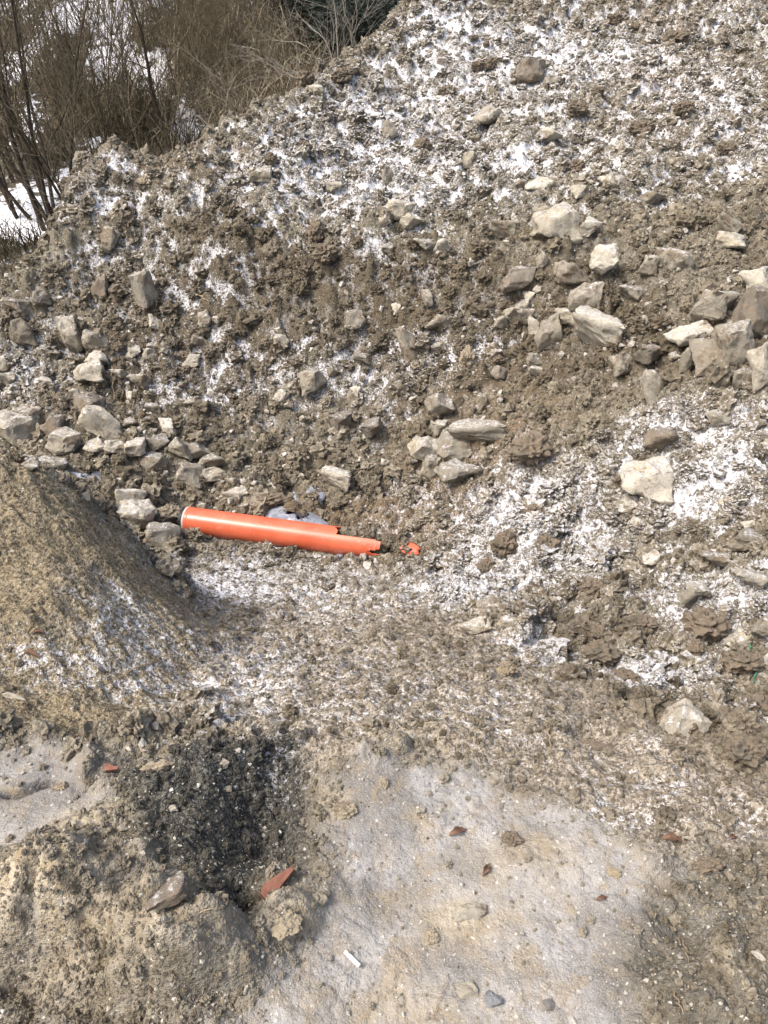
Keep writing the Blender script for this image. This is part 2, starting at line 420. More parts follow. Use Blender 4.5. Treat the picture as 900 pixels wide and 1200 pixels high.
SNOWC = (0.86, 0.87, 0.90)
def soil_material():
    m, nt, bs = new_mat('soil'); b = NB(nt)
    pos = b.n('ShaderNodeNewGeometry').outputs['Position']
    big = b.noise(pos, 2.2, 3, .6); mid = b.noise(pos, 17, 3, .65); fn = b.noise(pos, 95, 2, .7); gr = b.noise(pos, 330, 1, .7)
    col = b.mix(b.ramp(mid, .3, .7), (.082, .068, .045), (.212, .182, .130))
    col = b.mix(b.ramp(big, .38, .66), col, b.mix(b.ramp(fn, .35, .65), (.10, .086, .062), (.295, .265, .20)))
    col = b.mix(b.math('MULTIPLY', b.attr('rust'), .8, clamp=True), col, b.mix(fn, (.12, .075, .042), (.27, .18, .10)))
    col = b.mix(b.math('MULTIPLY', b.attr('face'), .7), col, b.mix(b.ramp(fn, .33, .67), (.050, .039, .025), (.165, .132, .088)))
    # earth bank: warmer, ochre
    col = b.mix(b.math('MULTIPLY', b.attr('bank'), .85), col, b.mix(b.ramp(fn, .33, .67), (.095, .074, .044), (.335, .275, .18)))
    # near slope: pale brown
    col = b.mix(b.math('MULTIPLY', b.attr('near'), .9), col, b.mix(b.ramp(fn, .3, .7), (.13, .105, .074), (.43, .372, .29)))
    # compacted pad: pale grey beige with damp and ochre patches
    p1 = b.noise(pos, 5.0, 3, .6); p2 = b.noise(pos, 11, 4, .65, .6)
    pad = b.mix(b.ramp(p1, .35, .65), (.180, .168, .150), (.335, .322, .302))
    pad = b.mix(b.ramp(p2, .46, .66, 0, .8), pad, (.25, .20, .13))
    pad = b.mix(b.ramp(b.noise(pos, 7.7, 4, .7), .50, .70, 0, .8), pad, (.145, .14, .13))
    pad = b.mix(b.ramp(b.math('ADD', b.math('MULTIPLY', fn, .6), b.math('MULTIPLY', mid, .4)), .50, .62, 0, .62), pad, (.17, .15, .122))
    pad = b.mix(b.ramp(gr, .52, .70, 0, .4), pad, (.50, .475, .43))
    col = b.mix(b.attr('pad'), col, pad)
    dark = b.mix(b.ramp(fn, .38, .7), (.026, .027, .024), (.14, .135, .115))
    col = b.mix(b.math('MULTIPLY', b.attr('dark'), .88), col, dark)
    och = b.mix(b.ramp(mid, .3, .7), (.26, .205, .125), (.44, .385, .29))
    col = b.mix(b.math('MULTIPLY', b.attr('ochre'), b.ramp(p2, .25, .5), clamp=True), col, och)
    # grit: tiny pale stones in the earth
    vs = b.n('ShaderNodeTexVoronoi'); vs.inputs['Scale'].default_value = 95
    wv = b.n('ShaderNodeVectorMath', operation='MULTIPLY_ADD'); nz = b.n('ShaderNodeTexNoise'); nz.inputs['Scale'].default_value = 120; nz.inputs['Detail'].default_value = 2; b.l(pos, nz.inputs['Vector'])
    b.l(nz.outputs['Color'], wv.inputs[0]); wv.inputs[1].default_value = (.012, .012, .012); b.l(pos, wv.inputs[2]); b.l(wv.outputs[0], vs.inputs['Vector'])
    sp = b.n('ShaderNodeSeparateColor'); b.l(vs.outputs['Color'], sp.inputs[0])
    grit = b.math('MULTIPLY', b.ramp(b.math('ADD', vs.outputs['Distance'], b.math('MULTIPLY', sp.outputs[2], .25)), .44, .26), b.math('GREATER_THAN', sp.outputs[0], .72))
    col = b.mix(grit, col, b.mix(sp.outputs[1], (.16, .145, .12), (.56, .53, .46)))
    grain = b.ramp(gr, .3, .7, .72, 1.28)
    col = b.mix(1.0, col, b.n('ShaderNodeCombineColor').outputs[0], 'MULTIPLY') if False else col
    # snow caught in the hollows
    sn = b.attr('snow'); cv = b.attr('hollow')
    s1 = b.noise(pos, 75, 3, .8); s2 = mid
    amt = b.math('ADD', b.math('MULTIPLY', sn, .55), b.math('MULTIPLY', b.math('SUBTRACT', s1, .5), 2.6))
    amt = b.math('ADD', amt, b.math('MULTIPLY', b.math('SUBTRACT', s2, .5), 1.1))
    amt = b.math('ADD', amt, b.math('MULTIPLY', cv, -.28))
    amt = b.math('ADD', amt, b.math('MULTIPLY', b.math('SUBTRACT', gr, .5), .8))
    sf = b.math('MULTIPLY', b.math('ADD', b.ramp(amt, .18, .52, 0, .5), b.ramp(amt, .50, .88, 0, .45)), b.ramp(sn, .02, .3))
    col = b.mix(sf, col, SNOWC)
    b.l(col, bs.inputs['Base Color'])
    b.l(b.math('SUBTRACT', .95, b.math('MULTIPLY', b.attr('dark'), .2)), bs.inputs['Roughness'])
    bs.inputs['Specular IOR Level'].default_value = .08
    hgt = b.math('ADD', b.math('MULTIPLY', fn, .8), b.math('MULTIPLY', gr, .16))
    hgt = b.math('MULTIPLY', hgt, b.math('SUBTRACT', 1.0, b.math('MULTIPLY', b.attr('pad'), .62)))
    b.l(b.bump(hgt, 1.0, .018), bs.inputs['Normal'])
    return m
M_SOIL = soil_material()

def clod_material(name, kind):
    """kind: 'soil' lumps or 'stone'"""
    m, nt, bs = new_mat(name); b = NB(nt)
    geo = b.n('ShaderNodeNewGeometry'); pos = geo.outputs['Position']
    rnd = b.n('ShaderNodeObjectInfo').outputs['Random']
    mid = b.noise(pos, 22, 5, .65); fn = b.noise(pos, 110, 4, .7)
    if kind == 'soil':
        c1 = b.mix(rnd, (.080, .065, .044), (.205, .172, .122)); c2 = b.mix(rnd, (.205, .172, .122), (.39, .345, .262))
        col = b.mix(b.ramp(b.math('ADD', b.math('MULTIPLY', mid, .5), b.math('MULTIPLY', fn, .5)), .36, .64), c1, c2)
        col = b.mix(b.math('MULTIPLY', b.attr('face', 'INSTANCER'), .55), col, b.mix(fn, (.045, .035, .023), (.155, .122, .08)))
        tone = b.attr('tone', 'INSTANCER')
        col = b.mix(b.ramp(tone, 0, -1.0, 0, .8), col, b.mix(fn, (.20, .175, .13), (.40, .36, .285)))
        col = b.mix(b.ramp(tone, .55, 1.0, 0, .9), col, b.mix(fn, (.03, .03, .026), (.13, .12, .10)))
        sn = b.attr('snow', 'INSTANCER')
        thr = (.30, .66); bumpd = .016
    else:
        c1 = b.mix(rnd, (.27, .245, .205), (.47, .435, .37)); c2 = b.mix(rnd, (.42, .385, .32), (.60, .57, .51))
        col = b.mix(b.ramp(mid, .35, .65), c1, c2)
        ob = b.n('ShaderNodeTexCoord').outputs['Object']
        dirt = b.noise(pos, 9, 5, .7)
        col = b.mix(b.ramp(dirt, .50, .66, 0, .88), col, b.mix(fn, (.12, .095, .068), (.24, .195, .14)))
        col = b.mix(b.ramp(b.noise(pos, 6, 3), .58, .75, 0, .5), col, (.42, .33, .19))
        sn = b.math('MULTIPLY', b.attr('snow', 'INSTANCER'), .7)
        thr = (.25, .60); bumpd = .010
    sep = b.n('ShaderNodeSeparateXYZ'); b.l(geo.outputs['Normal'], sep.inputs[0])
    a = b.math('ADD', b.math('MULTIPLY', sn, .55), b.math('MULTIPLY', b.math('SUBTRACT', b.noise(pos, 80, 4, .75), .5), 1.8))
    a = b.math('ADD', a, b.math('MULTIPLY', b.math('SUBTRACT', sep.outputs[2], .6), .55))
    sf = b.math('MULTIPLY', b.math('ADD', b.ramp(a, thr[0], thr[1], 0, .5), b.ramp(a, thr[1], thr[1] + .35, 0, .4)), b.ramp(sn, .05, .3))
    col = b.mix(sf, col, SNOWC)
    b.l(col, bs.inputs['Base Color']); bs.inputs['Roughness'].default_value = .93
    bs.inputs['Specular IOR Level'].default_value = .08
    b.l(b.bump(b.math('ADD', mid, fn), .8, bumpd), bs.inputs['Normal'])
    return m
M_CLOD = clod_material('loose_soil', 'soil')
M_GRAVEL = clod_material('gravel_stone', 'stone')

def rock_material(name, lo, hi, dirt_amt, snow=.35):
    m, nt, bs = new_mat(name); b = NB(nt)
    geo = b.n('ShaderNodeNewGeometry'); pos = geo.outputs['Position']
    oi = b.n('ShaderNodeObjectInfo'); rnd = oi.outputs['Random']
    mid = b.noise(pos, 14, 6, .65, .4); fn = b.noise(pos, 90, 5, .7); v = b.voro(pos, 28)
    base = b.mix(rnd, lo, hi)
    col = b.mix(b.ramp(mid, .32, .7), b.mix(.45, base, (.17, .155, .13)), base)
    col = b.mix(b.ramp(b.noise(pos, 5, 3), .55, .75, 0, .45), col, (.46, .37, .22))
    col = b.mix(b.ramp(fn, .30, .50, .55, 0), col, (.15, .125, .095))
    col = b.mix(b.ramp(b.noise(pos, 10, 5, .75), .60 - dirt_amt * .22, .70 - dirt_amt * .18, 0, .9), col, b.mix(fn, (.11, .085, .06), (.25, .20, .145)))
    sep = b.n('ShaderNodeSeparateXYZ'); b.l(geo.outputs['Normal'], sep.inputs[0])
    a = b.math('ADD', b.math('MULTIPLY', sep.outputs[2], .55), b.math('MULTIPLY', b.noise(pos, 60, 5, .8), 1.3))
    sf = b.ramp(a, 1.30 - snow * .45, 1.50 - snow * .45)
    col = b.mix(b.math('MULTIPLY', sf, .5), col, SNOWC)
    b.l(col, bs.inputs['Base Color']); bs.inputs['Roughness'].default_value = .88
    bs.inputs['Specular IOR Level'].default_value = .12
    b.l(b.bump(b.math('ADD', b.math('ADD', mid, b.math('MULTIPLY', fn, .7)), b.math('MULTIPLY', v, .3)), .8, .014), bs.inputs['Normal'])
    return m
R_PALE = rock_material('pale_limestone', (.40, .36, .275), (.55, .505, .41), .3)
R_GREY = rock_material('grey_limestone', (.24, .215, .165), (.38, .345, .27), .5)
R_DARK = rock_material('dark_stone', (.155, .135, .105), (.245, .215, .17), .7, .25)
R_MUD = rock_material('mud_clod', (.098, .083, .057), (.168, .144, .102), 1.0, .05)
R_TAN = rock_material('tan_clod', (.33, .27, .175), (.42, .355, .25), .5, -1.0)
R_PLAIN = rock_material('bedded_limestone', (.36, .325, .25), (.46, .42, .34), .5, -1.0)
R_BROWN = rock_material('bedded_clod', (.15, .125, .09), (.21, .175, .13), 1.0, -1.0)
R_BLUE = rock_material('blue_grey_stone', (.16, .17, .185), (.22, .23, .25), .1, -1.0)
ROCKM = dict(p=R_PALE, g=R_GREY, d=R_DARK, m=R_MUD, t=R_TAN, b=R_BLUE, q=R_PLAIN, n=R_BROWN)

def simple_mat(name, c1, c2, scale, rough=.7, bump=.4, bd=.004, spec=.4):
    m, nt, bs = new_mat(name); b = NB(nt)
    pos = b.n('ShaderNodeNewGeometry').outputs['Position']
    n1 = b.noise(pos, scale, 5, .65)
    b.l(b.mix(b.ramp(n1, .3, .7), c1, c2), bs.inputs['Base Color'])
    bs.inputs['Roughness'].default_value = rough; bs.inputs['Specular IOR Level'].default_value = spec
    if bump: b.l(b.bump(n1, bump, bd), bs.inputs['Normal'])
    return m

# ------------------------------------------------------------------ ground sheets
ochre = blobs([(60,1060,60,50,1.3),(30,1020,40,30,.9),(205,1110,60,50,.6),(90,1150,60,40,.5),(120,1085,40,30,.4),(345,1070,30,22,.9),(110,965,40,20,.8),(190,880,40,12,.8),(540,1080,60,30,.7),(610,1010,60,30,.5),(390,940,20,16,.7),(480,1180,80,30,.5),(860,1140,40,30,.6),(470,870,60,16,.4)])
quad = (np.arange(NR - 1)[:, None] * NC + np.arange(NC - 1)[None, :])
qreg = REG[:-1, :-1]
ATT = dict(snow=np.clip(SNOW * (1 - .9 * PADS), 0, 1.6), hollow=cav, bank=M_BANK, near=np.clip(M_NEAR + .6 * M_FLOOR, 0, 1), pad=np.clip(np.maximum(PADS, .5 * sstep(1.4, 1.1, GY) * (1 - M_BANK) * (1 - M_NEAR)) * (1 - dk), 0, 1), dark=dk, rust=np.clip(M_RUST, 0, 1), face=M_FACE, ochre=np.clip(ochre, 0, 1))
V = np.stack([GX, GY, GZ], -1).reshape(-1, 3)
NF = GN.reshape(-1, 3)
for r, nm in enumerate(('compacted_ground', 'earth_bank', 'trench_floor', 'spoil_heap')):
    q = quad[qreg == r]
    faces = np.stack([q, q + 1, q + NC + 1, q + NC], -1)
    used = np.unique(faces)
    remap = np.zeros(NR * NC, np.int64); remap[used] = np.arange(len(used))
    me = mesh_from(nm, V[used], remap[faces])
    for k, a in ATT.items():
        fattr(me, k, a.reshape(-1)[used])
    me.normals_split_custom_set_from_vertices(NF[used].tolist())
    tag(link(nm, me, M_SOIL), kind='structure')

# ------------------------------------------------------------------ hillside beyond the heap
HXR, HYR = 420, 300
hx = np.linspace(-30, 22, HXR); hy = 6.2 + (np.linspace(0, 1, HYR) ** 1.6) * 34
HX, HY = np.meshgrid(hx, hy)
def hill_z(x, y):
    z = np.interp(y, [6.0, 7.2, 9.2, 11.5, 15, 22, 40.5], [-.75, -.58, -.25, .40, 1.75, 6.0, 17.0])
    z = z - .55 * sstep(0.5, 3.0, x) * sstep(8.5, 7, y) + .35 * fbm(x, y, .35, 3, 500) + .10 * fbm(x, y, 1.6, 3, 520)
    return z - sstep(-1.0, 2.5, x - (y - 9.5) * .5) * sstep(16, 12, y) * 2.2
HZ = hill_z(HX, HY)
def hill_material():
    m, nt, bs = new_mat('hillside_litter'); b = NB(nt)
    pos = b.n('ShaderNodeNewGeometry').outputs['Position']
    n1 = b.noise(pos, 1.1, 4, .65); n2 = b.noise(pos, 9, 4, .7); n3 = b.noise(pos, 45, 3, .7)
    col = b.mix(b.ramp(n2, .3, .7), (.045, .040, .028), (.13, .11, .075))
    col = b.mix(b.ramp(n3, .4, .7, 0, .6), col, (.17, .14, .09))
    sf = b.ramp(b.math('ADD', b.math('ADD', b.math('MULTIPLY', n1, .5), b.math('MULTIPLY', n2, 1.0)), b.math('MULTIPLY', b.attr('snow'), .28)), .88, .95)
    col = b.mix(sf, col, SNOWC)
    b.l(col, bs.inputs['Base Color']); bs.inputs['Roughness'].default_value = .95
    b.l(b.bump(b.math('ADD', n2, b.math('MULTIPLY', sf, .4)), .8, .05), bs.inputs['Normal'])
    return m
q = (np.arange(HYR - 1)[:, None] * HXR + np.arange(HXR - 1)[None, :]).ravel()
hill_me = mesh_from('hillside', np.stack([HX, HY, HZ], -1).reshape(-1, 3), np.stack([q, q + 1, q + HXR + 1, q + HXR], -1))
def hill_hit(u, v):
    d = ray(u, v); t = np.arange(6.0, 60, .03); p = d[None, :] * t[:, None]
    below = (p[:, 1] > 6.3) & (CAM_Z + p[:, 2] < hill_look(p[:, 0], p[:, 1]))
    p = p[int(np.argmax(below))] if below.any() else p[-1]
    return Vector((p[0], p[1], CAM_Z + p[2]))
def hill_look(x, y, Z=None):
    Z = HZ if Z is None else Z
    fj = np.clip((np.asarray(x) + 30) / 52 * (HXR - 1), 0, HXR - 1.001); fi = np.clip((np.maximum(np.asarray(y) - 6.2, 0) / 34) ** (1 / 1.6) * (HYR - 1), 0, HYR - 1.001)
    i = fi.astype(int); j = fj.astype(int); a_ = fi - i; b_ = fj - j
    return Z[i, j] * (1 - a_) * (1 - b_) + Z[i + 1, j] * a_ * (1 - b_) + Z[i, j + 1] * (1 - a_) * b_ + Z[i + 1, j + 1] * a_ * b_

HSNOW = np.zeros(HX.shape)
HS = [(15,238,26,22,1.1),(34,268,14,8,.9),(85,12,28,14,1.2),(130,40,22,12,.9),(165,8,26,10,1.),(210,8,10,8,1.),(25,75,18,20,1.1),(35,140,14,20,.9),(130,68,26,8,1.1),(145,80,30,6,.8),(70,220,14,30,.8),(115,165,10,12,.8),(190,70,12,10,.7),(180,105,14,12,.6),(225,150,14,8,.9),(245,155,12,8,.9),(205,160,10,6,.7),(215,120,14,16,.6),(285,100,8,26,.6),(300,20,30,14,.5),(20,5,20,10,.8)]
for (u, v, a, bb, w) in HS:
    c = hill_hit(u, v); sc_ = (c - Vector((0, 0, CAM_Z))).length / FPX
    HSNOW += w * np.exp(-((HX - c.x) / (a * sc_)) ** 2 - ((HY - c.y) / (bb * sc_ * 3.2)) ** 2)
fattr(hill_me, 'snow', np.clip(HSNOW, 0, 1).ravel())
tag(link('hillside', hill_me, hill_material()), kind='structure')
# ------------------------------------------------------------------ loose earth and gravel (countless)
def lump_mesh(name, seed, sub, rough, flat, angular):
    r = random.Random(seed)
    bm = bmesh.new()
    if angular:
        for k in range(11):
            v = Vector((r.uniform(-1, 1), r.uniform(-1, 1), r.uniform(-1, 1)))
            v = v.normalized() * r.uniform(.75, 1.0)
            bm.verts.new((v.x, v.y * .85, v.z * flat))
        g = bmesh.ops.convex_hull(bm, input=bm.verts)
        for v in [v for v in bm.verts if not v.link_faces]: bm.verts.remove(v)
    else:
        bmesh.ops.create_icosphere(bm, subdivisions=sub, radius=1)
        off = Vector((seed * 3.1, seed * 1.7, 0))
        from mathutils import noise as mn
        for v in bm.verts:
            n = v.co.normalized()
            k = max(.35, 1 + rough * .8 * mn.noise(n * 1.5 + off) + rough * .8 * mn.noise(n * 3.4 + off) + rough * .75 * mn.noise(n * 7.5 + off))
            v.co = Vector((n.x * k, n.y * k * .85, n.z * k * flat))
    me = bpy.data.meshes.new(name); bm.to_mesh(me); bm.free()
    me.polygons.foreach_set('use_smooth', np.full(len(me.polygons), False, dtype=bool))
    return me
def proto_coll(name, meshes, mat):
    c = bpy.data.collections.new(name)
    for i, me in enumerate(meshes):
        me.materials.append(mat)
        c.objects.link(bpy.data.objects.new(name + '_piece', me))
    return c
C_CLOD = proto_coll('clod_shapes', [lump_mesh('clod_shape', 20 + k, 3 if k < 5 else 4, .58, .8, False) for k in range(7)], M_CLOD)
C_GRAV = proto_coll('gravel_shapes', [lump_mesh('gravel_shape', 60 + k, 1, 0, .62, True) for k in range(8)], M_GRAVEL)

def scatter_group(coll):
    ng = bpy.data.node_groups.new('scatter_' + coll.name, 'GeometryNodeTree')
    ng.interface.new_socket('Geometry', in_out='INPUT', socket_type='NodeSocketGeometry')
    ng.interface.new_socket('Geometry', in_out='OUTPUT', socket_type='NodeSocketGeometry')
    N = ng.nodes; L = ng.links
    gi_ = N.new('NodeGroupInput'); go = N.new('NodeGroupOutput')
    ci_ = N.new('GeometryNodeCollectionInfo'); ci_.inputs['Collection'].default_value = coll
    ci_.inputs['Separate Children'].default_value = True; ci_.inputs['Reset Children'].default_value = True
    iop = N.new('GeometryNodeInstanceOnPoints'); iop.inputs['Pick Instance'].default_value = True
    def at(nm, ty):
        a = N.new('GeometryNodeInputNamedAttribute'); a.data_type = ty; a.inputs['Name'].default_value = nm
        return a.outputs['Attribute']
    L.new(gi_.outputs[0], iop.inputs['Points']); L.new(ci_.outputs[0], iop.inputs['Instance'])
    L.new(at('pick', 'INT'), iop.inputs['Instance Index'])
    e = N.new('FunctionNodeEulerToRotation'); L.new(at('turn', 'FLOAT_VECTOR'), e.inputs[0]); L.new(e.outputs[0], iop.inputs['Rotation'])
    L.new(at('size', 'FLOAT_VECTOR'), iop.inputs['Scale'])
    L.new(iop.outputs[0], go.inputs[0])
    return ng
NG_CLOD, NG_GRAV = scatter_group(C_CLOD), scatter_group(C_GRAV)

def scatter(name, n, dens, ng, npick, rmin_px, rmax, power, sink, label, cat, snow_k=1.0, cap=9):
    fi = rng.random(n * 3) * .92 + .05; fj = (rng.random(n * 3) * 2 - 1) * .96
    y = row_y(fi); x = col_s(fj) * half_w(y)
    keep = rng.random(len(x)) < look(dens, x, y)
    x, y = x[keep][:n], y[keep][:n]
    z = look(GZ, x, y)
    dist = np.sqrt(x * x + y * y + (z - CAM_Z) ** 2)
    r = rmin_px * np.maximum(dist, 1.5) / FPX * rng.random(len(x)) ** (-1.0 / power)
    r = np.minimum(r, rmax * (.6 + .4 * rng.random(len(x))))
    r = np.minimum(r, cap * dist / FPX)
    me = mesh_from(name, np.stack([x, y, z + r * (.5 - sink)], -1), np.zeros((0, 3), int), False)
    def va(nm, a):
        t = me.attributes.new(nm, 'FLOAT_VECTOR', 'POINT'); t.data.foreach_set('vector', a.astype(np.float32).ravel())
    va('turn', np.stack([rng.normal(0, .5, len(x)), rng.normal(0, .5, len(x)), rng.random(len(x)) * 6.28], -1))
    va('size', r[:, None] * (.75 + .5 * rng.random((len(x), 3))))
    pk = me.attributes.new('pick', 'INT', 'POINT'); pk.data.foreach_set('value', rng.integers(0, npick, len(x)).astype(np.int32))
    fattr(me, 'snow', snow_k * look(ATT['snow'], x, y)); fattr(me, 'tone', look(dk - ATT['pad'], x, y)); fattr(me, 'face', look(M_FACE, x, y))
    o = link(name, me)
    md = o.modifiers.new('scatter', 'NODES'); md.node_group = ng
    return tag(o, label, cat, kind='stuff')

patch = .45 + .55 * sstep(-.2, .25, fbm(GX, GY, 2.6, 3, 600))
rest_w = np.clip(1 - PADS - M_BANK - M_NEAR - M_FLOOR, 0, 1)
crest_ok = (GZ0 > -1.3)
(pa, pb), (ta, tb) = hit(GZ0, np.array([222, 448]), np.array([622, 650]))
ab = (pb - pa)[:2]; tt_ = np.clip(((GX - pa[0]) * ab[0] + (GY - pa[1]) * ab[1]) / (ab @ ab), 0, .85)
pipe_free = (np.hypot(GX - pa[0] - tt_ * ab[0], GY - pa[1] - tt_ * ab[1]) > .12) * 1.0
heapw = (REG == 3) & crest_ok
d_heap = heapw * rest_w * patch
RUB = np.clip(blobs([(60,480,70,40,.9),(110,430,60,50,.8),(200,520,90,22,1.),(180,570,80,25,.8),(20,380,40,60,.6),(300,560,70,20,.5),(350,440,60,30,.4),(520,380,70,50,.5),(640,360,70,40,.7),(800,390,100,40,.6),(500,270,60,30,.6),(640,220,90,40,.5),(520,510,60,40,.6),(850,560,60,60,.3),(400,560,50,30,.4),(240,620,40,25,.5),(430,660,60,15,.5)]), 0, 1)
scatter('soil_clods', 75000, d_heap * pipe_free, NG_CLOD, 7, 1.05, .065, 1.95, .3, 'loose brown earth clods covering the face of the spoil heap', 'soil', .85, 15)
scatter('rubble_grit', 26000, np.clip((heapw * .22 + RUB * (REG >= 2)) * crest_ok, 0, 1) * pipe_free, NG_GRAV, 8, 1.3, .04, 1.9, .3, 'pale broken stone grit strewn among the earth of the spoil heap', 'gravel')
scatter('trench_crumbs', 24000, np.where(REG == 2, .35 + .65 * patch, 0) * pipe_free, NG_CLOD, 7, 1.0, .022, 2.5, .3, 'fine earth crumbs on the sloping trench floor before the pipe', 'soil', .65)
scatter('bank_crumbs', 9000, np.where(REG == 1, patch, 0), NG_CLOD, 7, 1.0, .018, 2.8, .25, 'fine earth crumbs on the scraped earth bank', 'soil')
scatter('pad_crumbs', 36000, np.where((REG == 0) & (GY > .3), np.clip(.05 + .95 * (1 - PADS) + .8 * dk, 0, 1) * patch, 0), NG_CLOD, 7, 1.1, .014, 2.5, .2, 'crumbly dark earth on the rim beside the compacted ground', 'soil')
scatter('pad_grit', 14000, np.where((REG == 0) & (GY > .3), .35 + .4 * (1 - PADS), 0), NG_GRAV, 8, .8, .010, 2.4, .15, 'tiny pale pebbles bedded in the compacted ground', 'gravel')

# ------------------------------------------------------------------ stones
def rock_mesh(seed):
    from mathutils import noise as mn
    r = random.Random(seed)
    bm = bmesh.new()
    n = r.choice((12, 15, 19))
    for k in range(n):
        v = Vector((r.uniform(-1, 1), r.uniform(-1, 1), r.uniform(-1, 1)))
        m = max(abs(v.x), abs(v.y), abs(v.z))
        v = v / m * r.uniform(.72, 1.0)             # boxy, so facets are blocky like broken limestone
        bm.verts.new(v)
    bmesh.ops.convex_hull(bm, input=bm.verts)
    for v in [v for v in bm.verts if not v.link_faces]: bm.verts.remove(v)
    bmesh.ops.dissolve_limit(bm, angle_limit=.25, verts=bm.verts, edges=bm.edges)
    bmesh.ops.bevel(bm, geom=list(bm.edges), offset=.06, segments=1, profile=.6, affect='EDGES', clamp_overlap=True)
    for lim in (.7, .4, .24):
        bmesh.ops.triangulate(bm, faces=bm.faces)
        bmesh.ops.subdivide_edges(bm, edges=[e for e in bm.edges if e.calc_length() > lim], cuts=1, use_grid_fill=True)
    bmesh.ops.triangulate(bm, faces=bm.faces)
    bm.normal_update()
    off = Vector((seed * 1.37, seed * .71, seed * .3))
    for v in bm.verts:
        v.co += v.normal * (.16 * mn.noise(v.co * 1.5 + off) + .09 * mn.noise(v.co * 3.7 + off) + .05 * mn.noise(v.co * 9 + off))
    lo = Vector([min(v.co[i] for v in bm.verts) for i in range(3)]); hi = Vector([max(v.co[i] for v in bm.verts) for i in range(3)])
    for v in bm.verts:
        for i in range(3): v.co[i] = (v.co[i] - lo[i]) / (hi[i] - lo[i]) - .5
    me = bpy.data.meshes.new('stone'); bm.to_mesh(me); bm.free()
    me.polygons.foreach_set('use_smooth', np.ones(len(me.polygons), dtype=bool)); me.set_sharp_from_angle(angle=.5)
    return me
NROCK = 22
ROCK_BASE = [rock_mesh(100 + k) for k in range(NROCK)]
LUMP_BASE = []
for k in range(8):
    me = lump_mesh('earth_lump', 300 + k, 4, .40, .8, False); co = np.empty(len(me.vertices) * 3, np.float32); me.vertices.foreach_get('co', co); co = co.reshape(-1, 3)
    co = (co - co.min(0)) / (co.max(0) - co.min(0)) - .5; me.vertices.foreach_set('co', co.ravel()); me.polygons.foreach_set('use_smooth', np.ones(len(me.polygons), dtype=bool)); me.set_sharp_from_angle(angle=.45); me.update(); LUMP_BASE.append(me)
ROCK_ME = {}
def rock_data(k, t):
    if t in 'mnt': k = k % 8
    if (k, t) not in ROCK_ME:
        me = (LUMP_BASE if t in 'mnt' else ROCK_BASE)[k].copy(); me.name = 'stone'; me.materials.append(ROCKM[t]); ROCK_ME[(k, t)] = me
    return ROCK_ME[(k, t)]

